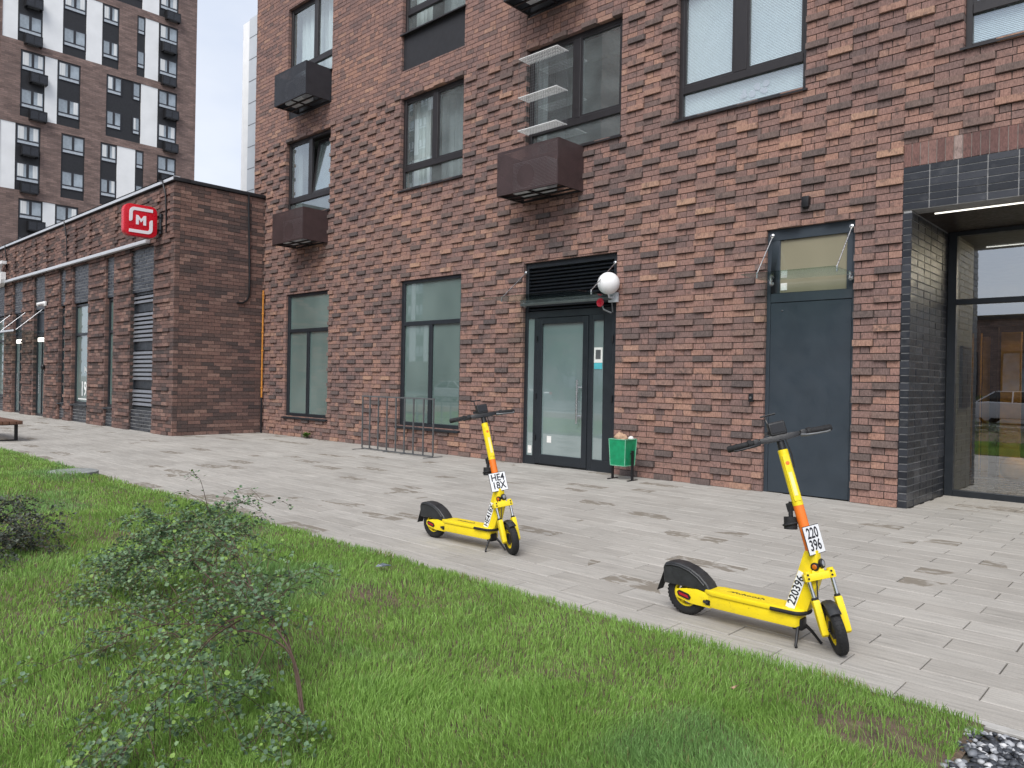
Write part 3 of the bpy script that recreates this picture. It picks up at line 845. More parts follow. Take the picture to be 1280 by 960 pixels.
# ---- entrance recess in black tile with soldier course
def entry():
    t = []
    sold = MB(); rr = random.Random(2)
    x = -2.9; L = []
    while x < .9-.02:
        L.append((x+.005, min(x+.0932-.005, .9), 4.305, 4.590, rr.uniform(-.002, .003))); x += .0932
    brick_mesh('soldier_course', L, (0,0,0), (1,0,0), (0,-1,0), .12, M_['brick_soldier'], BLD)
    MB().box((-2.898, .010, 4.30), (.898, .12, 4.594)).build('soldier_mortar', M_['mortar_pale'], BLD)
    # header: stack bond
    hd = brick_list(-2.9, .9, 3.7537, 4.30, [], .0917, .3103, -2.9113, .013, None, True)
    hd = [(a, b, max(c, 3.752), min(d, 4.298), e) for a, b, c, d, e in hd if d > 3.76]
    brick_mesh('black_tiles', hd, (0,0,0), (1,0,0), (0,-1,0), .30, M_['tile'], BLD)
    MB().box((-2.897, .0085, 3.757), (.897, .296, 4.299)).build('tile_grout', M_['grout'], BLD)
    for sx, xo in ((1, -2.79), (-1, .79)):
        jl = brick_list(0, 1.78, 0, 3.748, [], .0932, .2967, -.007, .014, None, True)
        brick_mesh('black_tiles', jl, (xo, 0, 0), (0,1,0), (sx,0,0), .11, M_['tile'], BLD)
        MB().box((min(xo-.009*sx, xo-.101*sx), .009, 0), (max(xo-.009*sx, xo-.101*sx), 1.78, 3.75)).build('tile_grout', M_['grout'], BLD)
    s = MB(); s.box((-2.9, .302, 3.752), (.9, 1.95, 3.86)); s.build('soffit', M_['lobby_dark'], BLD)
    s = MB(); s.box((-2.62, .34, 3.740), (.62, .36, 3.7515)); s.build('led_strip', M_['led'], BLD)
    # glazed screen
    y = 1.78
    f = MB(); f.box((-2.79, y, 0), (-2.68, y+.1, 3.75)); f.box((.68, y, 0), (.79, y+.1, 3.75)); f.box((-2.68, y+.001, 3.69), (.68, y+.1, 3.75)); f.box((-2.68, y+.001, 0), (.68, y+.1, .085)); f.box((-2.68, y-.004, 2.715), (.68, y+.1, 2.79))
    for mx in (-1.12, -.04): f.box((mx-.045, y-.002, .085), (mx+.045, y+.1, 3.69))
    fo = f.build('entrance_screen', M_['frame'], BLD, bevel=.005, seg=1)
    for a, b in ((-2.68, -1.165), (-1.075, -.085), (.005, .68)):
        for c, d in ((.085, 2.715), (2.79, 3.69)):
            MB().add([(a, y+.05, c), (b, y+.05, c), (b, y+.05, d), (a, y+.05, d)], [(0,1,2,3)]).build('pane', M_['glass_lobby'], fo)
    # lobby
    r = MB(); r.add([(-6,1.885,0),(3.2,1.885,0),(3.2,8,0),(-6,8,0)], [(0,1,2,3)]); r.build('lobby_floor', M_['lobby_floor'], BLD)
    r = MB(); r.box((-6.1,1.9,0), (-6,8.1,3.72)); r.box((3.2,1.9,0), (3.3,8.1,3.72)); r.box((-6,8,0), (3.2,8.1,3.72)); r.box((-6.1,1.96,3.722), (3.3,8.1,3.8)); r.box((.9,1.89,0),(3.2,2.0,3.72))
    r.box((-6, 1.892, 0), (-2.70, 2.9, 3.715))
    lw = r.build('lobby_wall', M_['lobby_wall'], BLD)
    MB().box((-2.699, 2.15, 1.25), (-2.66, 2.65, 2.15)).build('letterbox', M_['black_metal'], lw)
    r = MB(); r.box((-3.04, 4.7, 0), (-2.97, 4.85, 2.62)); r.box((-3.04, 4.701, 2.62), (-.4, 4.85, 2.78)); r.box((-1.5, 4.702, 0), (-1.4, 4.85, 2.62)); r.box((-5, 7.6, 0), (1, 7.7, 2.9)); r.box((-2.83, 4.9, 0), (-2.72, 5.0, 2.61)); r.build('lobby_portal', M_['lobby_dark'], BLD)
    for a, b, yy, zz in ((-2.96, -2.85, 5.0, 2.45), (-2.69, -2.40, 5.0, 2.52), (-2.2, -1.6, 5.6, 2.5), (-3.6, -3.25, 6.3, 2.6), (-1.2, -.5, 5.2, 2.5)):
        MB().box((a, yy, 0), (b, yy+.12, zz)).build('wood_panel', M_['lobby_wood'], BLD)
    for yy in (3.4, 4.3, 5.5, 6.6):
        MB().box((-2.05, yy, 3.69), (1.5, yy+.06, 3.715)).build('ceiling_lamp', M_['led_in'], BLD)
entry()
def ball():
    mb = MB(); mb.sphere((-2.33, 4.3, .23), .23, 20, 12, (1,1,.9))
    tag(mb.build('pouffe', M_['lobby_wood'], smooth=60), 'round amber pouffe on the lobby floor behind the entrance glass', 'pouffe')
ball()

# ---- small fittings on the wall
def wall_lamp():
    mb = MB(); mb.box((-4.165, -.09, 3.97), (-4.065, .0, 4.12)); mb.cbox((-4.115, -.045, 3.962), (.06, .05, .02))
    tag(mb.build('wall_lamp', M_['black_metal'], bevel=.008), 'small black box lamp on the brick above the plain grey door', 'lamp')
wall_lamp()
def button():
    r = empty('exit_button', (-4.86, -.03, 1.34), 'small black push button box on the brick left of the plain grey door', 'button')
    MB().box((-4.895, -.05, 1.28), (-4.825, -.0, 1.40)).build('case', M_['black_metal'], r, bevel=.006)
    MB().lathe([(.018, 0), (.016, -.012), (0, -.013)], (-4.86, -.05, 1.34), 'y', 14).build('button', M_['grey_metal'], r, smooth=40)
button()
def globe():
    r = empty('globe_lamp', (-7.30, 0, 3.0), 'white opal globe lamp on the wall right of the glazed door', 'lamp')
    MB().sphere((-7.29, -.20, 3.155), .183, 32, 20).build('lamp_globe', M_['globe'], r, smooth=60)
    b = MB(); b.box((-7.40, -.05, 2.86), (-7.22, .0, 3.02)); b.tube([(-7.30, -.04, 2.93), (-7.30, -.16, 2.93), (-7.29, -.20, 2.98)], .018, 8)
    b.build('bracket', M_['pale_grey'], r, bevel=.004)
    c = MB(); c.lathe([(.05, 0), (.075, -.02), (.068, -.03), (.045, -.02), (0, -.02)], (-7.52, -.09, 2.86), 'y', 20); 
    c.build('red_ring', M_['red_plastic'], r, smooth=40)
    c = MB(); c.tube([(-7.52, -.07, 2.84), (-7.42, -.14, 2.73), (-7.33, -.05, 2.68)], .016, 8); c.tube([(-7.34, 0, 2.70), (-7.34, -.03, 2.90)], .012, 6); c.build('camera_arm', M_['grey_metal'], r, smooth=40)
globe()

def canopy(name, label, x0, x1, z, depth, rods, rz):
    r = empty(name, ((x0+x1)/2, 0, z), label, 'canopy')
    MB().box((x0, -depth, z), (x1, -.01, z+.014)).build('glass_sheet', M_['glass_canopy'], r)
    for rx, wx, ry in rods:
        t = MB(); t.tube([(wx, .0, rz), (rx, -ry, z+.05)], .008, 8)
        t.tube([(rx, -ry, z-.02), (rx, -ry, z+.06)], .012, 8); t.lathe([(.028, 0), (.028, -.02), (.012, -.03), (0, -.03)], (wx, .0, rz), 'y', 14)
        t.build('rod', M_['steel'], r, smooth=40)
        c = MB(); c.tube([(wx, 0, z-.05), (wx, -.05, z-.05), (wx, -.05, z+.02)], .013, 8); c.lathe([(.034, 0), (.034, -.02), (0, -.022)], (wx, 0, z-.05), 'y', 14); c.lathe([(.03, z-.004), (.03, z-.012), (0, z-.012)], (wx, -.05, 0), 'z', 14)
        c.build('clamp', M_['steel'], r, smooth=40)
    return r
c1 = canopy('glass_canopy', 'wide clear glass canopy on two steel rods above the glazed door', -9.40, -7.30, 2.955, 1.02, [(-9.34, -9.30, .60), (-7.34, -7.30, .60)], 3.52)
gb = MB().box((-9.38, -.065, 2.90), (-7.33, -.0, 2.952)); gb.build('wall_bracket', M_['grey_metal'], c1, bevel=.004)
canopy('glass_canopy', 'narrow clear glass canopy on two steel rods above the plain grey door', -4.70, -3.46, 3.01, .75, [(-4.60, -4.595, .47), (-3.53, -3.515, .47)], 3.64)

# ---- air conditioner baskets
def basket(x0, x1, z0, z1, mat, label, d=.69, name='air_conditioner_basket', cond=True):
    r = empty(name, ((x0+x1)/2, 0, z0), label, 'air conditioner basket', 'air conditioner baskets on the brick building')
    f = MB(); t = .03
    for x in (x0, x1-t):
        f.box((x, -d, z0), (x+t, -d+t, z1)); f.box((x, -.045, z0), (x+t, -.002, z1)); f.box((x, -d+t, z0), (x+t, -.045, z0+t)); f.box((x, -d+t, z1-t), (x+t, -.045, z1))
    for y in (-d, -.045):
        f.box((x0+t, y+.001, z0), (x1-t, y+t, z0+t)); f.box((x0+t, y+.001, z1-t), (x1-t, y+t, z1))
    for k in (.36, .66): f.box((x0+t, -d+k*d-.02, z0+.002), (x1-t, -d+k*d+.02, z0+.025))
    f.box(((x0+x1)/2-.02, -d+t, z0+.003), ((x0+x1)/2+.02, -.045, z0+.022))
    f.build('frame', M_['black_metal'], r)
    MB().box((x0+.001, -d-.004, z0+.0), (x1-.001, -d-.001, z1)).build('front_panel', mat, r)
    MB().box((x0-.004, -d, z0), (x0-.001, -.002, z1)).build('side_panel', mat, r)
    MB().box((x1+.001, -d, z0), (x1+.004, -.002, z1)).build('side_panel', mat, r)
    if cond:
        c = MB(); cx = x0 + (x1-x0)*.45; c.box((cx-.38, -.55, z0+.03), (cx+.38, -.22, z0+.58)); cb = c.build('condenser', M_['pale_grey'], r, bevel=.015)
        MB().lathe([(.20, 0), (.20, -.012), (.03, -.02), (0, -.02)], (cx-.08, -.551, z0+.31), 'y', 24).build('fan_grille', M_['black_metal'], cb)
    return r
basket(-17.28, -15.83, 8.27, 9.05, M_['perf_grey'], 'dark grey air conditioner basket, upper one of two near the brick block left edge')
basket(-17.26, -15.85, 4.82, 5.58, M_['perf_brown'], 'brown perforated air conditioner basket under the window with the tipped open sash')
basket(-9.42, -8.01, 4.815, 5.59, M_['perf_brown'], 'brown perforated air conditioner basket under the window with the wire shelves')
basket(-9.34, -7.95, 8.27, 9.05, M_['perf_grey'], 'black air conditioner basket, only its underside showing at the top edge of the photo')

def cat_shelf():
    x0, x1 = -9.30, -8.40; d = .30
    r = empty('wire_cage', (-8.85, 0, 6.0), 'wire mesh cage with three pale shelves over the left half of a window', 'cage')
    for z in (7.36, 6.66, 6.06):
        s = MB()
        s.tube([(x0, -.0, z), (x0, -d, z), (x1, -d, z), (x1, 0, z)], .009, 6)
        for k in range(1, 7): s.tube([(x0, -d*k/7, z), (x1, -d*k/7, z)], .0045, 5)
        for k in range(1, 24): s.tube([(x0+(x1-x0)*k/24, 0, z+.004), (x0+(x1-x0)*k/24, -d, z+.004)], .0045, 5)
        s.build('shelf', M_['white'], r)
    s = MB()
    for k in range(0, 19): s.tube([(x0+(x1-x0)*k/18, -d, 6.06), (x0+(x1-x0)*k/18, -d, 7.36)], .0022, 4)
    for k in range(0, 7): s.tube([(x1, -d*k/7, 6.06), (x1, -d*k/7, 7.36)], .0022, 4)
    for k in range(1, 26): s.tube([(x0, -d, 6.06+1.3*k/26), (x1, -d, 6.06+1.3*k/26), (x1, 0, 6.06+1.3*k/26)], .0022, 4)
    s.build('mesh', M_['grey_metal'], r)
cat_shelf()

# ================================================================== SHOP ANNEX
AX, AY, AZ = -18.90, -2.41, 6.34
AXL = -50.
ANX = empty('shop_building', (-30, -1.2, 0), 'low flat roofed brick shop wing with dark tile strips over its windows', 'building')
aop = [(-21.72,-20.18,.56,3.73), (-23.62,-22.99,.56,3.71), (-26.53,-25.10,.56,3.69), (-27.85,-27.26,.56,3.66), (-30.66,-29.45,0,3.68), (-33.36,-32.15,0,3.73), (-36.0,-34.6,.56,3.7), (-37.9,-37.3,.56,3.7), (-41,-39.6,.56,3.7)]
strips = [(a, b, 3.74, 4.90) for a, b, _, _ in aop] + [(a, b, 0, .555) for a, b, c, _ in aop if c > .1]
allop = [(a, b, 0, 4.90) for a, b, _, _ in aop]
edges = sorted([v for o in aop for v in o[:2]] + [AX, AXL])
def prot_a(i, k, x, z, w):
    # frames stay flush, bands of every fourth course stand out between them
    near = min(abs(x-e) for e in edges)
    if z > 4.98 and z < 6.2:
        if near < .28: return .045
        return .03 if i % 4 == 1 else 0.
    if near < .16: return .0
    if abs(x-AX) < .5 and abs(x-AX) > .0 and i % 8 < 4 and near < .3: return .0
    return .045 if i % 4 == 0 else 0.
al = brick_list(AXL, AX, 0, AZ, allop, C_, .325, 0.05, .011, prot_a)
brick_mesh('brick_facing', al, (0, AY, 0), (1,0,0), (0,-1,0), .12, M_['brick_dark'], ANX)
m = MB(); grid_boxes(m, AXL, AX-.012, 0, AZ, allop, AY+.013, AY+.40)
m.box((AXL, AY+1.6, 0), (AX-.35, -.3, AZ)); m.box((AX-.35, AY+.41, 0), (AX-.012, -.0, AZ)); m.build('wall', M_['mortar'], ANX)
sl = brick_list(AY+.125, -.002, 0, AZ, [], C_, .325, .1, .010, None)
brick_mesh('brick_facing', sl, (AX, 0, 0), (0,1,0), (1,0,0), .009, M_['brick_dark'], ANX)
# dark tile strips, one panel over and one under each opening
for (a, b, c, d) in strips:
    st = brick_list(a+.006, b-.006, c, d, [], C_, .31, a, .018)
    to = brick_mesh('dark_tile_panel', st, (0, AY+.05, 0), (1,0,0), (0,-1,0), .05, M_['tile'], ANX)
    MB().box((a, AY+.0575, c), (b, AY+.14, d)).build('tile_grout', M_['grout'], to)
cp = MB(); cp.box((AXL, AY-.06, AZ+.01), (AX+.05, AY+.35, AZ+.10)); cp.box((AX-.30, AY+.35, AZ+.012), (AX+.05, .0, AZ+.098)); cp.build('coping', M_['panel_dark'], ANX, bevel=.008)
cp = MB(); cp.box((AXL, AY-.075, AZ+.03), (AX+.0, AY-.061, AZ+.13)); cp.box((AXL, AY-.075, AZ+.102), (AX+.0, AY+.1, AZ+.13)); cp.build('roof_edge', M_['alu'], ANX)
MB().box((AXL, AY+.36, AZ-.3), (AX-.31, -.01, AZ-.05)).build('roof', M_['grey_metal'], ANX)
MB().box((AXL, AY-.16, 4.945), (-20.33, AY-.05, 5.035)).build('sign_rail', M_['alu'], ANX, bevel=.006)
def annex_open(o, kind):
    a, b, c, d = o; y = AY+.10; w = .06
    f = MB(); f.box((a, y, c), (a+w+.02, y+.08, d)); f.box((b-w, y, c), (b, y+.08, d)); f.box((a+w, y+.001, d-w), (b-w, y+.08, d)); f.box((a+w, y+.001, c), (b-w, y+.08, c+.08))
    tz = 2.75 if kind != 'door' else 2.85
    if kind != 'louvre': f.box((a+w, y-.002, tz-.04), (b-w, y+.08, tz+.04))
    fo = f.build('shop_door' if kind == 'door' else ('vent_louvre' if kind == 'louvre' else 'shop_window'), M_['frame'], ANX)
    if kind == 'louvre':
        z = c+.12; i = 0
        while z < d-.15:
            if (i % 9) == 4: MB().box((a+w, y+.02, z), (b-w, y+.05, z+.225)).build('blank_panel', M_['frame'], fo)
            z += .115; i += 1
        l = MB(); z = c+.12; i = 0
        while z < d-.15:
            if (i % 9) not in (4, 5): l.prism([(y-.035, z), (y-.040, z+.008), (y-.012, z+.078), (y+.03, z+.080), (y-.004, z+.072)], a+w, b-w, axis='x')
            z += .115; i += 1
        l.build('slats', M_['louvre_pale'], fo)
        MB().box((a, y+.082, c), (b, y+.10, d)).build('backing', M_['black_metal'], fo)
    else:
        g = 'frost_blue' if kind == 'door' else 'frost_green'
        MB().box((a+w+.02, y+.04, c+.08), (b-w, y+.05, tz-.04)).build('pane', M_[g], fo)
        MB().box((a+w+.02, y+.04, tz+.04), (b-w, y+.05, d-w)).build('pane', M_['frame' if kind == 'door' else g], fo)
        if kind == 'door':
            m = (a+b)/2
            s = MB().box((m-.03, y-.001, c+.08), (m+.03, y+.06, tz-.04)); s.build('stile', M_['frame'], fo)
            t = MB(); t.tube([(m-.09, y-.05, .8), (m-.09, y-.05, 1.5)], .016, 8); t.tube([(m-.09, y-.05, .85), (m-.09, y+.04, .85)], .01, 6); t.tube([(m-.09, y-.05, 1.45), (m-.09, y+.04, 1.45)], .01, 6); t.build('handle', M_['steel'], fo, smooth=40)
            MB().box((a+.35, y-.06, tz-.24), (b-.2, y-.02, tz-.10)).build('door_lamp', M_['door_lamp'], fo, bevel=.02)
        else:
            s = MB(); s.prism([(y+.02, c+.0), (y+.02, c-.03), (AY-.04, c-.05), (AY-.04, c-.02)], a-.04, b+.04, axis='x'); s.build('sill', M_['frame'], fo)
        MB().box((a, y+.085, c), (b, y+.12, d)).build('backing', M_['room'], fo)
    return fo
kinds = ['louvre', 'win', 'win', 'win', 'door', 'door', 'win', 'win', 'win']
for o, k in zip(aop, kinds):
    fo = annex_open(o, k)
    if abs(o[0]+26.53) < .01:
        d = MB(); y = AY+.138
        def blot(pts): d.add([(x, y, z) for x, z in pts], [tuple(range(len(pts)))])
        text_mesh('19%', .62, frame_M((-25.62, y, 1.02), (1,0,0), (0,0,1)), 'window_print', M_['white'], fo, .001, .01, .85)
        d.box((-26.3, y-.002, .70), (-25.25, y, .74))
        for k in range(9): d.box((-25.75+.05*k, y-.002, 1.55+.05*math.sin(k)), (-25.73+.05*k, y, 1.75-.04*k/2))
        d.build('window_print', M_['white'], fo)

# ---- things on the annex
def blade_sign():
    X1, X0 = -19.60, -19.80; y0, y1, z0, z1 = -3.36, -2.57, 4.965, 5.745
    r = empty('shop_sign', (-19.7, -2.97, z0), 'red rounded square blade sign with a white M inside two curved bars', 'sign')
    def rr(y0, y1, z0, z1, q, n=7):
        p = []
        for cy, cz, a0 in ((y1-q, z1-q, 0), (y0+q, z1-q, 90), (y0+q, z0+q, 180), (y1-q, z0+q, 270)):
            for k in range(n+1):
                a = R(a0 + 90*k/n); p.append((cy+q*math.cos(a), cz+q*math.sin(a)))
        return p
    MB().prism(rr(y0, y1, z0, z1, .15), X0, X1, axis='x').build('sign_box', M_['red_sign'], r, bevel=.012)
    # emblem in unit coords, u to the right seen from +X (= +y), v up
    cy, cz, s = (y0+y1)/2, (z0+z1)/2, .78
    def Q(u, v): return (cy + u*s, cz + v*s)
    def arc(cu, cv, q, a0, a1, n=7): return [(cu+q*math.cos(R(a0+(a1-a0)*k/n)), cv+q*math.sin(R(a0+(a1-a0)*k/n))) for k in range(n+1)]
    top = [(.36, .30), (.36, .40)] + arc(-.20, .24, .16, 90, 180) + [(-.36, -.02)] + arc(-.33, -.02, .03, 180, 270, 3)[1:] + arc(-.33, .06, .07, -90, 0, 3)[1:] + arc(-.19, .23, .07, 180, 90) 
    top = [(.36, .305), (.36, .405)] + arc(-.20, .245, .16, 90, 180) + [(-.36, -.06), (-.33, -.06)] + arc(-.34, .02, .08, -80, 0, 4) + [(-.26, .02)] + arc(-.18, .225, .08, 180, 90)
    bot = [(-u, -v) for u, v in top]
    e = MB()
    for pts in (top, bot): e.prism([Q(*p) for p in pts], X1+.001, X1+.012, axis='x')
    e.build('emblem_bars', M_['sign_white'], r)
    Mp = [(-.155,-.14),(-.155,.16),(-.085,.16),(0,.045),(.085,.16),(.155,.16),(.155,-.14),(.07,-.14),(.07,.035),(0,-.06),(-.07,.035),(-.07,-.14)]
    e = MB(); e.prism([Q(*p) for p in Mp], X1+.001, X1+.012, axis='x'); e.build('letter', M_['sign_white'], r)
    b = MB()
    for z in (5.20, 5.52): b.tube([(-19.7, y1-.02, z), (-19.7, AY-.03, z)], .022, 6)
    b.box((-19.75, AY-.05, 5.12), (-19.65, AY-.0, 5.62)); b.build('bracket', M_['black_metal'], r)
blade_sign()
def channel_letter():
    r = empty('sign_letter', (-34.4, AY-.2, 4.9), 'pale grey curved emblem letter standing on the shop rail at the left edge', 'sign letter')
    mb = MB(); y0, y1 = AY-.28, AY-.12
    o = (-34.33, 5.30); s = 1.12
    a = [(.42,.33),(.42,.43),(-.10,.43),(-.30,.33),(-.36,.20),(-.36,-.05),(-.24,.0),(-.24,.18),(-.16,.28),(-.05,.33)]
    for pts in (a, [(-u, -v) for u, v in a]):
        mb.prism([(o[0]+u*s, o[1]+v*s) for u, v in pts], y0, y1)
    mb.build('letter', M_['white'], r)
    MB().box((-35.2, AY-.12, 5.0), (-33.9, AY-.02, 5.06)).build('fixing', M_['black_metal'], r)
channel_letter()
def cam_fix():
    r = empty('security_camera', (-29.17, AY-.05, 3.87), 'small white security camera on the brick above the shop door', 'camera')
    MB().box((-29.28, AY-.10, 3.80), (-29.06, AY-.04, 3.96)).build('mount', M_['white'], r, bevel=.01)
    MB().tube([(-29.17, AY-.08, 3.90), (-29.17, AY-.30, 3.82)], .06, 12).build('body', M_['white'], r, smooth=40)
cam_fix()
def bell():
    MBo = MB(); MBo.sphere((-29.32, AY-.06, 1.72), .10, 14, 10, (1,.6,1)); tag(MBo.build('wall_bell', M_['black_metal'], smooth=50), 'small round black fitting on the brick beside the shop door', 'wall fitting')
bell()
def annex_canopy():
    r = empty('glass_canopy', (-32.4, AY, 2.93), 'long glass canopy on thin steel rods over the shop doors', 'canopy')
    MB().box((-36.4, AY-.9, 2.93), (-29.4, AY-.0, 2.946)).build('glass_sheet', M_['glass_canopy'], r)
    MB().box((-36.4, AY-.92, 2.90), (-29.4, AY-.90, 2.96)).build('front_rail', M_['alu'], r)
    for x in (-29.6, -31.6, -33.6, -35.6):
        MB().tube([(x, AY-.03, 3.70), (x, AY-.8, 2.96)], .012, 6).build('rod', M_['steel'], r, smooth=40)
annex_canopy()
def cable(pts, rad, label, name='cable', mat='black_metal'):
    mb = MB(); mb.tube(pts, rad, 6); tag(mb.build(name, M_[mat], smooth=60), label, name)
cable([(AX+.03, -.50, 6.40), (AX+.03, -.50, 6.1), (AX+.03, -.47, 5.2), (AX+.03, -.44, 4.2), (AX+.03, -.44, 3.72), (AX+.03, -.50, 3.55), (AX+.03, -.62, 3.47), (AX+.03, -.78, 3.46)], .028, 'black cable hanging down the side wall of the shop wing, ending in a hook')
cable([(-19.75, AY-.07, 6.48), (-19.5, AY-.09, 6.42), (-19.40, AY-.05, 6.1), (-19.36, AY-.04, 5.7), (-19.34, AY-.04, 5.1)], .022, 'black cable running from the shop roof edge down behind the red sign')
cable([(-27.25, AY-.07, 6.48), (-27.15, AY-.09, 6.3), (-27.05, AY-.05, 5.9), (-26.98, AY-.04, 5.1)], .020, 'black cable hanging from the shop roof edge to the long pale rail')
cable([(-34.3, AY-.07, 6.48), (-34.25, AY-.09, 6.3), (-34.2, AY-.05, 5.9), (-34.2, AY-.04, 5.5)], .020, 'black cable hanging from the shop roof above the curved emblem letter')
def gaspipe():
    r = empty('gas_pipe', (-18.80, -.07, 0), 'thin rust yellow pipe clipped in the corner between shop and brick building', 'pipe')
    mb = MB(); mb.tube([(-18.80, -.07, .95), (-18.80, -.07, 3.85)], .024, 8); mb.build('pipe', M_['pipe_yellow'], r, smooth=50)
    mb = MB(); mb.tube([(-18.80, -.07, .0), (-18.80, -.07, .96)], .026, 8); mb.build('lower_pipe', M_['black_metal'], r, smooth=50)
    for z in (1.2, 1.7, 2.2, 2.7, 3.2, 3.7): MB().lathe([(.03, z), (.036, z+.02), (.03, z+.04)], (-18.80, -.07, 0), 'z', 8).build('clip', M_['pipe_yellow'], r)
gaspipe()

# ================================================================== STREET FURNITURE
def rack():
    r = empty('bike_rack', (-12.2, -.66, 0), 'low grey tubular rail rack standing in front of the frosted shop window', 'rack')
    xs = [-13.378, -13.114, -12.82, -12.528, -12.229, -11.951, -11.667, -11.36, -11.062]
    h = 1.155; y = -.66
    m = MB(); m.box((xs[0]-.014, y-.014, h-.028), (xs[-1]+.014, y+.014, h)); m.box((xs[0], y-.012, .012), (xs[-1], y+.012, .036)); m.build('rails', M_['grey_metal'], r)
    for x in xs:
        MB().box((x-.012, y-.012, .036), (x+.012, y+.012, h-.028)).build('upright', M_['grey_metal'], r)
    for x in (xs[0], xs[3], xs[5], xs[-1]):
        e = .24 if x in (xs[0], xs[-1]) else .08
        MB().box((x-.02, y-e, -.0), (x+.02, y+e, .012)).build('foot', M_['grey_metal'], r)
rack()
def bin_():
    r = empty('litter_bin', (-6.76, -.47, 0), 'green sheet metal litter bin hung between two black posts', 'litter bin')
    x0, x1, y0, y1 = -6.915, -6.605, -.63, -.32; z0, z1 = .23, .64
    b = MB(); t = .006; k = .02
    # open topped box that narrows a little to the bottom
    o = [(x0+k,y0+k,z0),(x1-k,y0+k,z0),(x1-k,y1-k,z0),(x0+k,y1-k,z0),(x0,y0,z1),(x1,y0,z1),(x1,y1,z1),(x0,y1,z1)]
    i = [(x+(t if x < -6.76 else -t), y+(t if y < -.475 else -t), z+(.01 if z < .3 else 0)) for x, y, z in o]
    b.add(o + i, [(0,3,2,1),(0,1,5,4),(1,2,6,5),(2,3,7,6),(3,0,4,7),(8,9,10,11),(8,12,13,9),(9,13,14,10),(10,14,15,11),(11,15,12,8),(4,5,13,12),(5,6,14,13),(6,7,15,14),(7,4,12,15)])
    bo = b.build('bin_body', M_['green_bin'], r)
    e = MB(); s = .009
    for p, q in ((4,5),(5,6),(6,7),(7,4),(0,4),(1,5),(2,6),(3,7),(0,1),(1,2)): e.tube([o[p], o[q]], .007, 6)
    e.build('rim', M_['green_pale'], bo)
    for sx in (-1, 1):
        m = MB(); px = -6.76 + sx*.185
        m.box((px-.014, -.49, .012), (px+.014, -.455, .47)); m.box((px-.016, -.60, 0), (px+.016, -.34, .012)); m.build('post', M_['black_metal'], r)
    MB().tube([(-6.955, -.472, .42), (-6.565, -.472, .42)], .009, 6).build('pivot', M_['black_metal'], r)
bin_()
def trash():
    m = MB(); m.sphere((-6.79, -.49, .655), .10, 16, 10, (1.1, .9, .75))
    o = m.build('rubbish_bag', M_['bag'], smooth=25)
    for v in o.data.vertices:
        n = mnoise.noise(v.co*22); v.co += (v.co - Vector((-6.79,-.49,.655))).normalized()*n*.035
    tag(o, 'crumpled brown paper bag sticking out of the green litter bin', 'rubbish bag')
    m = MB(); m.sphere((-6.645, -.42, .655), .045, 12, 8, (1,1,.7)); o = m.build('paper_cup', M_['paper_white'], smooth=25)
    for v in o.data.vertices: v.co += Vector((0,0,1))*mnoise.noise(v.co*40)*.012
    tag(o, 'white crumpled paper on the right corner of the green litter bin', 'litter')
trash()
def bench():
    r = empty('bench', (-20.5, -5.8, 0), 'flat brown wooden bench with black steel legs at the left edge', 'bench')
    for k in range(4): MB().box((-21.75, -6.08+k*.125, .38), (-18.97, -5.965+k*.125, .455)).build('seat_board', M_['wood'], r, bevel=.008)
    for x in (-19.33, -21.4):
        f = MB(); f.box((x-.03, -6.05, 0), (x+.03, -5.99, .378)); f.box((x-.03, -5.66, 0), (x+.03, -5.60, .378)); f.box((x-.029, -5.99, 0), (x+.029, -5.66, .03)); f.box((x-.029, -5.99, .345), (x+.029, -5.66, .378)); f.build('leg_frame', M_['black_metal'], r)
bench()
def slab():
    m = MB(); m.lathe([(0, 0), (.33, 0), (.33, .065), (.30, .075), (0, .075)], (-12.2, -6.62, .01), 'z', 26); tag(m.build('manhole_cover', M_['stone'], smooth=40), 'round grey concrete cover lying in the lawn by the pavement edge', 'manhole cover')
slab()
def litter():
    def bit(x, y, s, mat, label):
        m = MB(); rr = random.Random(int(x*100))
        z = float(lawn_h(np.array([x]), np.array([y]))[0]) + .05
        vs = [(x+s*rr.uniform(-1,1), y+s*rr.uniform(-1,1), z+s*rr.uniform(-.2,.6)) for _ in range(7)]
        m.add(vs, [(0,1,2),(0,2,3),(0,3,4),(1,5,2),(2,5,6)]); m.add([(a, b, c-.004) for a, b, c in vs], [(0,2,1),(0,3,2),(0,4,3),(1,2,5),(2,6,5)])
        tag(m.build('litter', mat), label, 'litter')
    bit(-4.486, -6.858, .06, M_['tower_strip'], 'crumpled pale blue scrap lying in the lawn below the left scooter')
    bit(-1.60, -7.02, .022, M_['bag'], 'tiny yellow brown leaf scrap on the lawn near the bare earth')
litter()

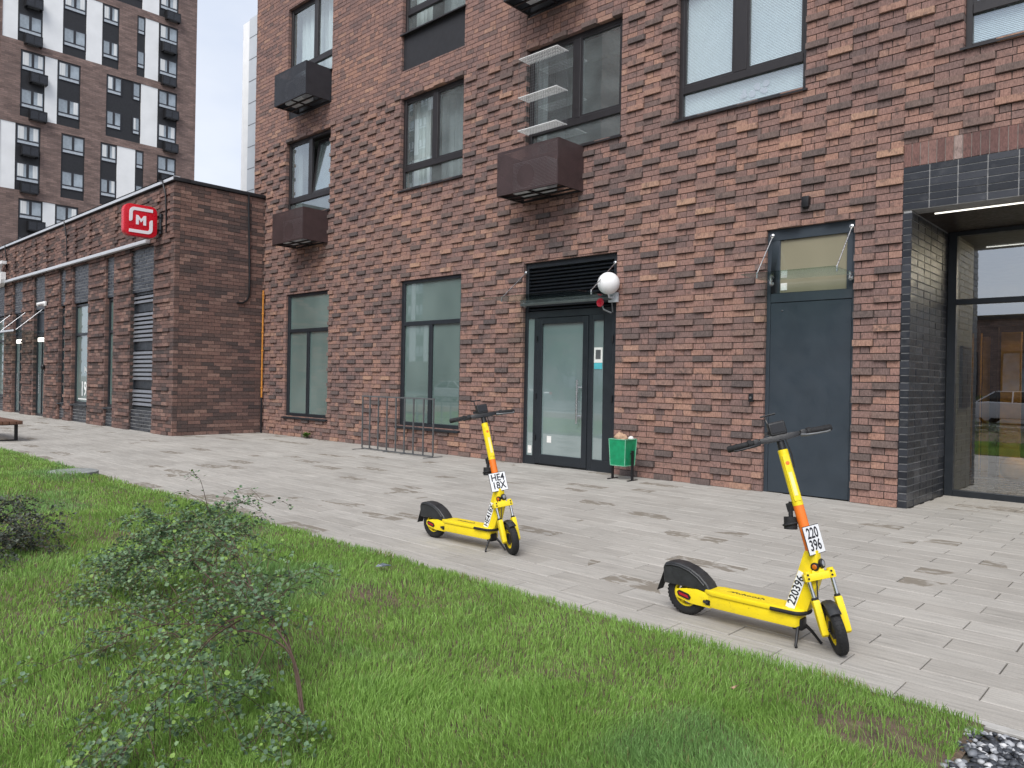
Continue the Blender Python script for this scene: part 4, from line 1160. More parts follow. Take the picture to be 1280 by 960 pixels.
# ================================================================== SCOOTERS
def wheel(name, root, M, Rw=.140):
    r = MB(M); tr = .030
    r.lathe([(Rw-2*tr+.004, -.026), (Rw-tr*.9, -.031), (Rw-.010, -.027), (Rw-.003, -.015), (Rw, 0), (Rw-.003, .015), (Rw-.010, .027), (Rw-tr*.9, .031), (Rw-2*tr+.004, .026)], (0,0,0), 'y', 40, closed=True)
    w = r.build(name, M_['rubber'], root, smooth=50)
    g = MB(M)   # tread grooves as small raised blocks
    for k in range(36):
        a = 2*math.pi*k/36
        for sy in (-1, 1):
            T = M @ Matrix.Rotation(a, 4, 'Y') @ Matrix.Translation((Rw-.0008, sy*.011, 0))
            g.cbox((0,0,0), (.003, .012, .012), T)
    g.build('tread', M_['rubber'], w)
    m = MB(M); a = Rw-2*tr+.006
    m.lathe([(a-.012, -.021), (a, -.022), (a, .022), (a-.012, .021), (a-.016, .0)], (0,0,0), 'y', 32, closed=True)
    for k in range(6):
        T = M @ Matrix.Rotation(2*math.pi*k/6, 4, 'Y'); m.box((.022, -.013, -.010), (a-.008, .013, .010), T)
    m.lathe([(.0, -.018), (.028, -.018), (.028, .018), (0, .018)], (0,0,0), 'y', 16)
    m.build('rim', M_['yellow'], w, smooth=35)
    h = MB(M); h.lathe([(0, -.03), (.022, -.03), (.05, -.0205), (.05, .0205), (.022, .03), (0, .03)], (0,0,0), 'y', 20); h.lathe([(0,-.062),(.009,-.062),(.009,.062),(0,.062)], (0,0,0), 'y', 10)
    h.build('hub', M_['plastic'], w, smooth=35)
    return w

def scooter(theta, plate_theta, line1, line2, side, loc, heading, label):
    root = empty('electric_scooter', (0,0,0), label, 'electric scooter', 'yellow rental scooters parked on the paving')
    Rw = .140
    # ---------------- rear
    wheel('rear_wheel', root, Matrix.Translation((0,0,Rw)))
    for sy in (-1, 1):
        a = MB(); pts = [(-.055,.166),(-.062,.130),(-.040,.110),(.06,.090),(.20,.088),(.20,.170),(.10,.190),(.02,.182)]
        a.prism(pts, sy*.050-.008, sy*.050+.008); ao = a.build('rear_arm', M_['yellow'], root, bevel=.005)
        b = MB(); y = sy*.0605
        b.prism([(-.044,.150),(-.030,.164),(.040,.150),(.056,.131),(.050,.115),(.034,.112),(-.034,.128)], y-.003, y+.003); b.build('reflector_frame', M_['plastic'], ao)
        b = MB(); y = sy*.0645
        b.prism([(-.030,.152),(.034,.140),(.042,.123),(-.026,.137)], y-.002, y+.002); b.build('reflector', M_['red_plastic'], ao)
        b = MB(); b.box((.165, min(sy*.059, sy*.066), .108), (.205, max(sy*.059, sy*.066), .140)); b.tube([(.150, sy*.066, .128), (.185, sy*.066, .122)], .010, 8); b.build('clamp', M_['plastic'], ao)
    f = MB()
    prof = [(-.150,.188),(-.157,.292),(-.140,.324),(-.095,.336),(-.03,.334),(.045,.316),(.112,.282),(.166,.236),(.194,.192),(.14,.184),(.06,.188),(-.03,.188)]
    f.prism(prof, -.058, .058); fo = f.build('rear_fender', M_['plastic_grey'], root, bevel=.016, seg=3)
    fr = MB(); fr.tube([(-.135,-.0595,.308),(-.09,-.0595,.318),(-.03,-.0595,.316),(.04,-.0595,.299),(.10,-.0595,.267),(.148,-.0595,.226)], .006, 6); fr.tube([(-.135,.0595,.308),(-.09,.0595,.318),(-.03,.0595,.316),(.04,.0595,.299),(.10,.0595,.267),(.148,.0595,.226)], .006, 6); fr.build('fender_rib', M_['plastic_grey'], fo, smooth=60)
    fl = MB(); fl.add([(-.148,-.042,.285),(-.148,.042,.285),(-.205,.036,.125),(-.205,-.036,.125),(-.156,-.042,.272),(-.156,.042,.272),(-.213,.036,.120),(-.213,-.036,.120)],
                      [(0,1,2,3),(4,7,6,5),(0,4,5,1),(1,5,6,2),(2,6,7,3),(3,7,4,0)]); fl.build('mudflap', M_['rubber'], fo, bevel=.003, seg=1)
    # ---------------- deck
    def outline(x0, x1, w, q, n=6):
        p = [(x0, -w*.62), (x0+.07, -w)]
        for k in range(n+1):
            a = R(-90 + 90*k/n); p.append((x1-q+q*math.cos(a), -w+q+q*math.sin(a)))
        for k in range(n+1):
            a = R(90*k/n); p.append((x1-q+q*math.cos(a), w-q+q*math.sin(a)))
        p += [(x0+.07, w), (x0, w*.62)]
        return p
    d = MB(); d.prism(outline(.155, .765, .078, .05), .098, .178, axis='z'); do = d.build('deck', M_['yellow'], root, bevel=.010)
    d = MB(); d.prism(outline(.150, .790, .088, .06), .178, .204, axis='z'); d.build('deck_top', M_['yellow'], do, bevel=.006)
    d = MB(); d.prism(outline(.225, .69, .066, .03), .2045, .2060, axis='z'); d.build('grip_mat', simple('yellow_grip_mat', (.80,.60,.012), .7, 0, .08, 60, .5, 140) if 'grip' not in M_ else M_['grip'], do)
    bt = MB(); pts = []
    for k in range(17):
        a = R(-90 + 180*k/16); pts.append((.735+.060*math.cos(a), .089*math.sin(a)*1.0, .187))
    pts = [(.60, -.091, .187)] + pts + [(.60, .091, .187)]
    bt.tube(pts, .0115, 8); bt.build('front_bumper', M_['rubber'], do, smooth=60)
    st = MB(); st.box((.18, -.0790, .150), (.30, -.0785, .17)); 
    text_mesh('whoosh', .052, frame_M((.435, -.005, .2068), (1,0,0), (0,1,0)), 'lettering', M_['ink'], do, .0004, .0006, 1.15)
    e = MB(); e.prism([(.285,-.02),(.315,.012),(.325,.004),(.345,.02),(.325,-.016),(.312,-.004)], .2064, .2072, axis='z'); e.build('emblem', M_['ink'], do)
    # ---------------- neck
    n = MB()
    lo = [(.665,-.046,.198),(.800,-.046,.198),(.800,.046,.198),(.665,.046,.198)]
    mid = [(.728,-.034,.40),(.862,-.036,.40),(.862,.036,.40),(.728,.034,.40)]
    hi = [(.770,-.031,.548),(.842,-.031,.560),(.842,.031,.560),(.770,.031,.548)]
    n.add(lo+mid+hi, [(3,2,1,0),(0,1,5,4),(1,2,6,5),(2,3,7,6),(3,0,4,7),(4,5,9,8),(5,6,10,9),(6,7,11,10),(7,4,8,11),(8,9,10,11)])
    no = n.build('neck', M_['yellow'], root, bevel=.010)
    rk = R(17.5); T0 = Matrix.Translation((.84, 0, .42)) @ Matrix.Rotation(-rk, 4, 'Y')
    h = MB(T0); h.lathe([(.034, -.015), (.036, .0), (.036, .10), (.033, .125)], (0,0,0), 'z', 18); h.build('head_tube', M_['yellow'], no, smooth=40)
    for sy in (-1, 1):
        ux = Vector((.063, sy*-.012, .202)).normalized()
        oo = (.7245, sy*.0428, .315)
        nv = Vector((0, sy, .06)).normalized()
        if sy < 0: fm = frame_M(oo, ux, (-1, 0, .3))
        else: fm = frame_M(oo, -ux, (1, 0, -.3)) if False else frame_M(oo, ux, (1, 0, -.3))
        sM = fm @ Matrix.Translation((0, -.012, .0005))
        s = MB(sM); s.box((-.115, -.026, -.001), (.115, .028, .0012)); s.build('number_sticker', M_['plate_white'], no)
        text_mesh(side, .066, sM @ Matrix.Translation((0,.001,.0018)), 'number', M_['ink'], no, .0004, .0012, .92)
    hl = MB(T0 @ Matrix.Translation((.038, 0, .055)) @ Matrix.Rotation(R(90), 4, 'Y')); hl.lathe([(.026, -.01), (.028, .008), (.022, .014), (0, .012)], (0,0,0), 'z', 18); ho = hl.build('headlight', M_['plastic'], no, smooth=40)
    hl = MB(T0 @ Matrix.Translation((.038, 0, .055)) @ Matrix.Rotation(R(90), 4, 'Y')); hl.lathe([(.019, .013), (.012, .017), (0, .018)], (0,0,0), 'z', 16); hl.build('lens', M_['lens'], ho, smooth=40)
    for sy in (-1, 1):
        al_ = MB(T0 @ Matrix.Translation((.012, sy*.034, .045))); 
        al_.lathe([(.024, -sy*.004), (.024, sy*.008), (.018, sy*.010), (0, sy*.010)], (0,0,0), 'y', 16); ro = al_.build('side_reflector', M_['plastic'], no, smooth=40)
        al_ = MB(T0 @ Matrix.Translation((.012, sy*.034, .045))); al_.lathe([(.016, sy*.009), (.010, sy*.013), (0, sy*.0135)], (0,0,0), 'y', 14); al_.build('amber_lens', M_['amber'], ro, smooth=40)
    # ---------------- steering column, turned by theta to the right
    T = T0 @ Matrix.Rotation(-R(theta), 4, 'Z')
    # wheel height: its lowest point touches the ground
    off = .052; nz = math.sin(R(theta))*math.sin(rk)
    zc = Rw*math.sqrt(1-nz*nz)
    s_ax = (zc - .42 - off*math.cos(R(theta))*math.sin(rk))/math.cos(rk)
    c = MB(T); c.lathe([(.031, .12), (.031, .152)], (0,0,0), 'z', 18)
    c.lathe([(.0300, .15), (.0300, .402)], (0,0,0), 'z', 20); so = c.build('stem', M_['orange'], root, smooth=40)
    c = MB(T); c.lathe([(.0308, .402), (.0300, .735), (.026, .738), (0, .738)], (0,0,0), 'z', 20); c.box((.024, -.018, .43), (.0335, .018, .70)); co = c.build('upper_stem', M_['yellow'], so, smooth=40)
    c = MB(T); c.box((.0337, -.010, .46), (.0347, .010, .60)); c.build('clear_label', simple('pale_yellow_label', (.74,.66,.30), .4), co)
    c = MB(T); c.lathe([(.012, .0337), (.008, .0345), (0, .0347)], (0, 0, .655), 'x', 14); c.build('round_label', M_['orange'], co)
    c = MB(T); c.prism([(-.008,.25),(.0,.272),(.006,.272),(.001,.262),(.010,.268),(.002,.245)], .0301, .0308, axis='x'); c.build('emblem', M_['pale_orange'], so)
    c = MB(T); c.lathe([(.024, .735), (.022, .79), (.03, .80), (0, .80)], (0,0,0), 'z', 16); c.build('stem_cap', M_['plastic'], so, smooth=40)
    # handlebar
    hb = MB(T)
    zh = .812
    hb.add([(-.018,-.118,zh-.013),(.018,-.118,zh-.013),(.026,-.06,zh-.020),(.028,.0,zh-.022),(.026,.06,zh-.020),(.018,.118,zh-.013),(-.018,.118,zh-.013),(-.028,.06,zh-.020),(-.028,-.06,zh-.020),
            (-.015,-.118,zh+.015),(.015,-.118,zh+.015),(.022,-.06,zh+.018),(.024,0,zh+.020),(.022,.06,zh+.018),(.015,.118,zh+.015),(-.015,.118,zh+.015),(-.024,.06,zh+.018),(-.024,-.06,zh+.018)],
           [(0,8,7,6,5,4,3,2,1)[::-1], (9,10,11,12,13,14,15,16,17)] + [(i, (i+1) % 9, (i+1) % 9 + 9, i+9) for i in range(9)])
    hb.tube([(0, -.20, zh), (0, .20, zh)], .0125, 10)
    for sy in (-1, 1): hb.cbox((.006, sy*.140, zh-.002), (.040, .030, .040))
    ho = hb.build('handlebar', M_['plastic'], root, bevel=.006)
    for sy in (-1, 1):
        g = MB(T); g.tube([(0, sy*.15, zh), (-.004, sy*.19, zh), (-.012, sy*.305, zh-.004), (-.0125, sy*.312, zh-.004)], [.0185, .0195, .0205, .015], 14); g.lathe([(.024, sy*.165), (.026, sy*.185), (.021, sy*.19)], (-.001, 0, zh), 'y', 14)
        g.build('grip', M_['rubber'], ho, smooth=40)
        b = MB(T); b.tube([(.022, sy*.125, zh-.012), (.045, sy*.15, zh-.020), (.058, sy*.20, zh-.024), (.050, sy*.265, zh-.026), (.056, sy*.285, zh-.024)], [.011, .009, .0065, .006, .007], 8)
        b.build('brake_lever', M_['plastic'] if sy < 0 else M_['grey_metal'], ho, smooth=50)
    b = MB(T); b.cbox((.0, 0, zh+.056), (.060, .102, .084)); dd = b.build('display_unit', M_['plastic'], ho, bevel=.014, seg=3)
    b = MB(T); b.cbox((.032, 0, zh+.058), (.004, .076, .052)); b.build('display_lens', simple('black_gloss', (.01,.01,.012), .12), dd)
    b = MB(T); b.tube([(-.03, -.035, zh+.06), (-.045, -.04, zh+.125), (-.045, -.04, zh+.150)], .005, 6); b.tube([(-.045, -.068, zh+.149), (-.045, .025, zh+.151)], .006, 6); b.box((-.05, -.07, zh+.03), (-.02, -.045, zh+.05)); b.build('phone_clip', M_['plastic'], ho)
    # lock with coiled cable behind the stem
    k = MB(T0); k.tube([(-.036, -.004, .43), (-.050, -.006, .385), (-.058, -.010, .345)], .014, 8); k.tube([(-.060, -.012, .345), (-.076, -.018, .275)], .038, 16); k.torus((-.069, -.015, .305), 'z', .041, .007, 18, 6); k.cbox((-.046, 0, .40), (.04, .034, .05))
    k.build('cable_lock', M_['rubber'], root, smooth=45)
    # fork
    k = MB(T); k.cbox((.022, 0, -.008), (.066, .176, .042)); k.cbox((.006, 0, .012), (.062, .07, .03))
    for sy in (-1, 1): k.tube([(off-.012, sy*.066, -.03), (off-.012, sy*.066, .028)], .020, 12)
    fk = k.build('fork', M_['yellow'], root, bevel=.008)
    for sy in (-1, 1):
        k = MB(T); k.tube([(off-.012, sy*.066, -.03), (off-.006, sy*.064, s_ax+.17)], .0115, 10); k.build('stanchion', M_['steel'], fk, smooth=40)
        k = MB(T); k.lathe([(.017, .0), (.018, .01), (.014, .016)], (off-.006, sy*.064, s_ax+.172), 'z', 12); k.build('wiper_seal', M_['rubber'], fk, smooth=40)
        k = MB(T); y = sy*.063
        k.prism([(off-.036, s_ax+.175), (off+.022, s_ax+.175), (off+.026, s_ax+.06), (off+.024, s_ax-.018), (off-.002, s_ax-.034), (off-.024, s_ax-.012), (off-.034, s_ax+.06)], y-.019, y+.021)
        k.build('lower_leg', M_['yellow'], fk, bevel=.009)
        for q in (.006, -.014):
            pass
        k = MB(T); 
        for q in (.010, -.012): k.lathe([(.006, .0), (.006, .006), (0, .0065)], (off+.006, sy*.066-.0, q), 'x', 8)
        k.build('bolt', M_['rubber'], fk)
    k = MB(T); W = .033; vs = []; fs = []; nn = 12
    for i in range(nn+1):
        a = R(38 + 128*i/nn)
        for rr, yy in ((Rw+.010, -W), (Rw+.020, -W*.7), (Rw+.024, 0), (Rw+.020, W*.7), (Rw+.010, W), (Rw+.006, 0)):
            vs.append((off + rr*math.cos(a)*1.0, yy, s_ax + rr*math.sin(a)))
    for i in range(nn):
        for j in range(6): fs.append((i*6+j, i*6+(j+1) % 6, (i+1)*6+(j+1) % 6, (i+1)*6+j))
    fs += [tuple(range(6)), tuple(nn*6+j for j in range(6))[::-1]]
    k.add(vs, fs); k.build('front_fender', M_['plastic_grey'], fk, smooth=50)
    wheel('front_wheel', root, T @ Matrix.Translation((off, 0, s_ax)))
    k = MB(T); k.tube([(.02, .03, zh-.02), (.045, .035, .70), (.04, .03, .62)], .004, 6)
    k.build('brake_cable', M_['rubber'], root, smooth=60); k = MB(T); k.tube([(.03, -.01, .0), (.055, -.03, -.05), (.045, -.045, -.13), (.04, -.05, s_ax+.03)], .0045, 6); k.build('brake_cable', M_['rubber'], root, smooth=60)
    # number plate
    P = T0 @ Matrix.Rotation(-R(plate_theta), 4, 'Z') @ Matrix.Translation((.040, 0, .195))
    p = MB(P); p.box((-.004, -.080, -.083), (.0, .080, .083)); po = p.build('number_plate', M_['ink'], root, bevel=.0015, seg=1)
    p = MB(P); p.box((.0004, -.0765, -.0795), (.0012, .0765, .0795)); p.build('plate_face', M_['plate_white'], po)
    tm = P @ frame_M((.0016, 0, 0), (0,1,0), (0,0,1))
    text_mesh(line1, .086, tm @ Matrix.Translation((0, .036, 0)), 'number', M_['ink'], po, .0004, .0018, .86)
    text_mesh(line2, .086, tm @ Matrix.Translation((0, -.034, 0)), 'number', M_['ink'], po, .0004, .0018, .86)
    p = MB(P); p.cbox((-.02, 0, .0), (.03, .03, .03)); p.build('plate_holder', M_['plastic'], po)
    # kickstand: two legs under the front of the deck
    k = MB(); k.cbox((.745, -.012, .115), (.06, .075, .07)); ko = k.build('kickstand', M_['black_metal'], root, bevel=.010)
    k = MB(); k.tube([(.748, -.04, .11), (.762, -.085, .07), (.768, -.118, .012), (.775, -.122, .006)], [.012, .009, .008, .009], 8); k.build('leg', M_['black_metal'], ko, smooth=45)
    k = MB(); k.tube([(.755, .02, .11), (.800, .035, .07), (.845, .052, .012), (.853, .054, .006)], [.012, .009, .008, .009], 8); k.build('leg', M_['black_metal'], ko, smooth=45)
    root.location = loc; root.rotation_euler = (0, 0, R(heading))
    return root
M_['grip'] = simple('yellow_grip_mat', (.80,.60,.012), .7, 0, .08, 60, .5, 140)
scooter(55, 12, '220', '396', '220396', (-2.50, -5.885, 0), 0, 'yellow kick scooter with number plate 220 396, nearest to the camera on the right')
scooter(29, 27, 'HE4', '18X', 'HE418X', (-5.425, -5.525, 0), 2.5, 'yellow kick scooter with number plate HE4 18X, farther off in front of the glazed door')

# ================================================================== PLANTS
def bez(pts, n):
    pts = [Vector(p) for p in pts]; out = []
    m = len(pts)-1
    for i in range(n+1):
        t = i/n*m; k = min(int(t), m-1); f = t-k
        p0, p1, p2, p3 = pts[max(k-1,0)], pts[k], pts[k+1], pts[min(k+2, m)]
        out.append(.5*((2*p1) + (p2-p0)*f + (2*p0-5*p1+4*p2-p3)*f*f + (3*p1-p0-3*p2+p3)*f**3))
    return out
def leaves_mesh(name, items, parent, cols):
    """items (pos, dir, normal, size)"""
    V = []; Q = []; C = []; n = 0
    shape = [(0,0,0), (.28,.42,.05), (.62,.46,.07), (1.0,.0,-.06), (.62,-.46,.07), (.28,-.42,.05)]
    for p, d, nn, s in items:
        d = d.normalized(); b = nn.cross(d)
        if b.length < 1e-4: b = d.orthogonal()
        b.normalize(); nn = d.cross(b)
        for (a, w, h) in shape: V.append(tuple(p + d*a*s + b*w*s + nn*h*s))
        Q += [(n, n+1, n+2, n+3), (n, n+3, n+4, n+5)]; n += 6
        c = rnd.choice(cols); f = rnd.uniform(.75, 1.3); C += [[x*f for x in c]]*2
    o = np_mesh(name, np.array(V), np.array(Q), M_['leaf'], parent)
    tint_attr(o, np.array(C)); return o
def shrub(name, loc, label, stems, per, size, cols, twigs=3, seed=1):
    r = empty(name, loc, label, 'shrub')
    rr = random.Random(seed); items = []; sm = MB()
    def grow(pts, dens, r0, depth, sz):
        n = max(6, len(pts)*5); P = bez(pts, n)
        sm.tube(P, [max(.0012, r0*.72*(1-.75*i/n)) for i in range(n+1)], 5)
        L = sum((P[i+1]-P[i]).length for i in range(n))
        for _ in range(int(L*dens)):
            i = rr.randrange(int(n*(.42 if depth == 0 else .1)), n); t = P[i+1]-P[i]
            q = P[i] + t*rr.random()
            d = Vector((rr.uniform(-1,1), rr.uniform(-1,1), rr.uniform(-.5,.8)))
            nn = Vector((rr.uniform(-.8,.8), rr.uniform(-.8,.8), 1))
            items.append((q + d*.02, d, nn, sz*rr.uniform(.6, 1.15)))
        if depth < 2:
            for _ in range(int(twigs*L*(1.0 if depth else 1.6)) + (1 if depth == 0 else 0)):
                i = rr.randrange(int(n*.35), n); q = P[i]; t = (P[i+1]-P[i]).normalized()
                d = (t*.7 + Vector((rr.uniform(-1,1), rr.uniform(-1,1), rr.uniform(-.35,.75)))).normalized()
                ln = rr.uniform(.10, .30) if depth == 0 else rr.uniform(.05, .13)
                e = q + d*ln; e2 = e + (d + Vector((0,0,-.8)))*ln*.6
                if e2.z < .05: e2.z = .05 + rr.random()*.05
                grow([q, (q+e)/2 + Vector((0,0,.015)), e, e2], dens*1.35, r0*.45, depth+1, sz*.92)
    for pts, dn, r0 in stems: grow(pts, dn*per, r0, 0, size)
    sm.build('stems', M_['twig'], r, smooth=60)
    leaves_mesh('foliage', items, r, cols)
    return r
LC = [(.11,.185,.09), (.145,.23,.115), (.085,.145,.080), (.19,.285,.14), (.125,.195,.12), (.10,.17,.09), (.13,.21,.105), (.20,.31,.07)]
shrub('shrub', (-2.80, -8.56, 0), 'straggling green shrub with arching reddish stems in the middle of the lawn', [
 ([(-2.752,-8.571,.02), (-2.849,-8.554,.24), (-2.935,-8.583,.38), (-3.138,-8.587,.44), (-3.641,-8.479,.48), (-4.14,-8.406,.47), (-4.556,-8.425,.4)], 1.0, .0085),
 ([(-2.735,-8.574,.02), (-2.891,-8.553,.28), (-3.036,-8.59,.35), (-3.237,-8.657,.36), (-3.487,-8.748,.34), (-3.783,-8.832,.27), (-3.965,-8.968,.14)], .6, .008),
 ([(-2.769,-8.568,.02), (-3.0,-8.513,.33), (-3.208,-8.525,.43), (-3.674,-8.399,.53), (-4.199,-8.269,.6), (-4.75,-8.083,.68)], .55, .0075),
 ([(-3.202,-8.637,.4), (-3.044,-8.852,.4), (-2.911,-9.03,.32), (-2.894,-9.14,.22), (-2.88,-9.27,.1)], 1.0, .006),
 ([(-3.138,-8.587,.43), (-3.16,-8.72,.42), (-3.02,-8.95,.34), (-2.96,-9.12,.2)], .9, .005),
 ([(-3.467,-8.564,.42), (-3.65,-8.697,.4), (-3.863,-8.821,.3), (-4.097,-8.943,.16)], .6, .005),
 ([(-3.794,-8.49,.44), (-4.4,-8.40,.46), (-4.9,-8.40,.36), (-5.1,-8.50,.2)], 1.7, .006),
 ([(-3.704,-8.511,.4), (-4.365,-8.295,.50), (-4.75,-8.26,.54), (-5.05,-8.28,.46)], 2.0, .006),
 ([(-3.045,-8.566,.36), (-2.953,-8.683,.28), (-2.926,-8.757,.2), (-2.985,-8.796,.1)], 1.5, .004),
 ([(-2.724,-8.573,.02), (-2.731,-8.667,.14), (-2.702,-8.772,.15), (-2.67,-8.855,.07)], 1.8, .004),
 ([(-3.416,-8.686,.38), (-3.404,-8.891,.32), (-3.359,-9.057,.2), (-3.345,-9.161,.1)], .5, .004),
 ([(-3.819,-8.521,.42), (-4.036,-8.354,.48), (-4.376,-8.169,.56), (-4.7,-8.06,.58)], 1.5, .005),
], 58, .0245, LC, 8.0, 5)
shrub('shrub', (-6.98, -8.95, 0), 'low dark shrub cut off by the left edge of the photo', [
 ([(-6.723,-8.955,0.016), (-7.184,-8.810,0.200), (-7.598,-8.576,0.240), (-7.304,-8.508,0.176), (-6.982,-8.485,0.048)], 1.2, .008),
 ([(-6.723,-8.955,0.016), (-6.715,-8.914,0.160), (-7.205,-8.705,0.200), (-7.072,-8.631,0.112), (-6.827,-8.647,0.040)], 1.2, .007),
 ([(-6.723,-8.955,0.016), (-7.247,-8.881,0.224), (-7.772,-8.647,0.264), (-7.570,-8.538,0.224), (-7.046,-8.523,0.112)], 1.2, .007),
], 52, .028, [(.060,.075,.055), (.045,.058,.045), (.095,.11,.085)], 6, 8)
def weed():
    items = []; rr = random.Random(9)
    for _ in range(34):
        p = Vector((-16.47+rr.uniform(-.10,.10), -.07-rr.random()*.08, .02+rr.random()*.13))
        items.append((p, Vector((rr.uniform(-1,1), rr.uniform(-1,.2), rr.uniform(0,.8))), Vector((0,0,1)), .075))
    o = leaves_mesh('weed', items, None, [(.09,.17,.03), (.12,.20,.05)])
    tag(o, 'tiny green weed growing at the foot of the brick wall', 'weed')
weed()

# ================================================================== BACKGROUND TOWERS
T_X, T_Y1 = -69.0, 20.1
def tower_windows(root, k0, k1):
    """local frame: facade plane x=0 facing +X, y along the facade, z up"""
    W = {}
    def win(w):
        key = round(w, 2)
        if key in W: return W[key]
        h = 1.50
        f = MB(); t = .10; m = w*.50
        f.box((0, 0, 0), (.05, t, h)); f.box((0, w-t, 0), (.05, w, h)); f.box((0, t, h-t), (.05, w-t, h)); f.box((0, t, 0), (.05, w-t, .05))
        f.box((0, t, .27), (.052, w-t, .36)); two = w > 1
        if two: f.box((0, m-.09, .36), (.051, m+.09, h-t))
        f0 = f.build('window', M_['tower_frame'])
        g = MB(); g.box((.012, t, .36), (.03, w-t, h-t)); g0 = g.build('pane', M_['tower_glass']); g0.parent = f0
        g = MB(); g.box((.012, t, .05), (.034, w-t, .27)); g0 = g.build('lower_pane', M_['tower_strip']); g0.parent = f0
        a = t+.05
        for p, q in ([(a, a+.30*w*.8)] + ([(w-t-.22*w, w-t-.05)] if two else [])):
            c0 = MB().box((.031, p, .40), (.036, q, h-t-.02)).build('curtain', M_['curtain']); c0.parent = f0
        W[key] = f0; return f0
    first = {}
    cols = {
     'P0': dict(w=[(4.97,6.0),(7.70,9.15),(10.88,12.1),(15.58,16.72)], d=[(6.0,7.70),(9.15,10.88),(12.1,13.43),(14.88,15.58),(16.75,18.4)], win=[(6.0,7.70),(9.15,10.88),(12.1,13.43),(14.88,15.58),(16.75,18.4)]),
     'P1': dict(w=[(7.91,8.80),(15.30,16.72)], d=[(6.22,7.91),(8.80,10.50),(12.48,15.27),(16.75,18.4)], win=[(6.22,7.91),(8.80,10.50),(12.48,13.75),(14.57,15.27),(16.75,18.4)]),
     'P2': dict(w=[(4.93,5.95),(13.42,14.91)], d=[(5.97,7.67),(9.16,10.90),(12.1,13.42),(14.91,15.61),(16.75,18.4)], win=[(5.97,7.67),(9.16,10.90),(12.1,13.42),(14.91,15.61),(16.75,18.4)]),
    }
    seq = ['P0', 'P1', 'P2', 'P1']
    wins = []
    for k in range(k0, k1+1):
        top = 32.80 - 5.86*k; L = cols[seq[k % 4]]
        for a, b in L['w']:
            MB().box((.0, a+.003, top-5.2), (.06, b-.003, top+.08)).build('white_panel', M_['white_panel'], root)
        for a, b in L['d']:
            MB().box((-.02, a, top-5.18), (.012, b, top+.05)).build('dark_panel', M_['panel_dark'], root)
        for a, b in L['win']:
            for s in (0, 2.95):
                src = win(b-a-.04)
                o = src if not src.get('used') else copy_tree(src)
                src['used'] = 1
                if o is not src:
                    for ch in [c for c in children(o) if c.name.startswith('curtain')]:
                        if rnd.random() < .5: bpy.data.objects.remove(ch)
                o.parent = root; o.location = (.02, a+.02, top-1.5-s); wins.append((seq[k % 4], k, s, a, b, top-1.5-s))
    for o in W.values():
        if 'used' in o: del o['used']
    for o in children(root):
        if 'used' in o: del o['used']
    return wins
def tower(loc, label, k0, k1, height=62, rot=0, width=(-9, 20.1), name='apartment_tower'):
    r = empty(name, (0,0,0), label, 'building')
    w = MB(); w.box((-18, width[0], -.02), (-.021, width[1], height)); 
    # brick face with openings set a little proud of the panels
    w.box((-.022, width[0], -.01), (0, 4.9, height)); w.build('brick_wall', M_['tower_brick'], r)
    top = 32.80
    f = MB(); ops_ = []
    cols = {'P0': [(4.97,13.43),(14.88,18.4)], 'P1': [(6.22,10.50),(12.48,18.4)], 'P2': [(4.93,7.67),(9.16,10.90),(12.1,15.61),(16.75,18.4)]}
    seq = ['P0', 'P1', 'P2', 'P1']
    zs = [k for k in range(k0, k1+1)]
    for k in zs:
        t = 32.80 - 5.86*k
        for a, b in cols[seq[k % 4]]: ops_.append((a, b, t-5.18, t+.05))
    xs = sorted({4.9, width[1]} | {v for o in ops_ for v in o[:2]})
    for a, b in zip(xs[:-1], xs[1:]):
        m = (a+b)/2; segs = [(-.01, height)]
        for o in ops_:
            if o[0] < m < o[1]:
                ns = []
                for p, q in segs:
                    if o[3] <= p or o[2] >= q: ns.append((p, q)); continue
                    if o[2] > p: ns.append((p, o[2]))
                    if o[3] < q: ns.append((o[3], q))
                segs = ns
        for p, q in segs: f.box((-.0205, a, p), (.10, b, q))
    f.build('brick_front', M_['tower_brick'], r)
    wins = tower_windows(r, k0, k1)
    r.location = loc; r.rotation_euler = (0, 0, rot)
    return r, wins
TW, wins = tower((T_X, 0, 0), 'tall brown brick apartment tower with white and black panels in the far background', -2, 4)
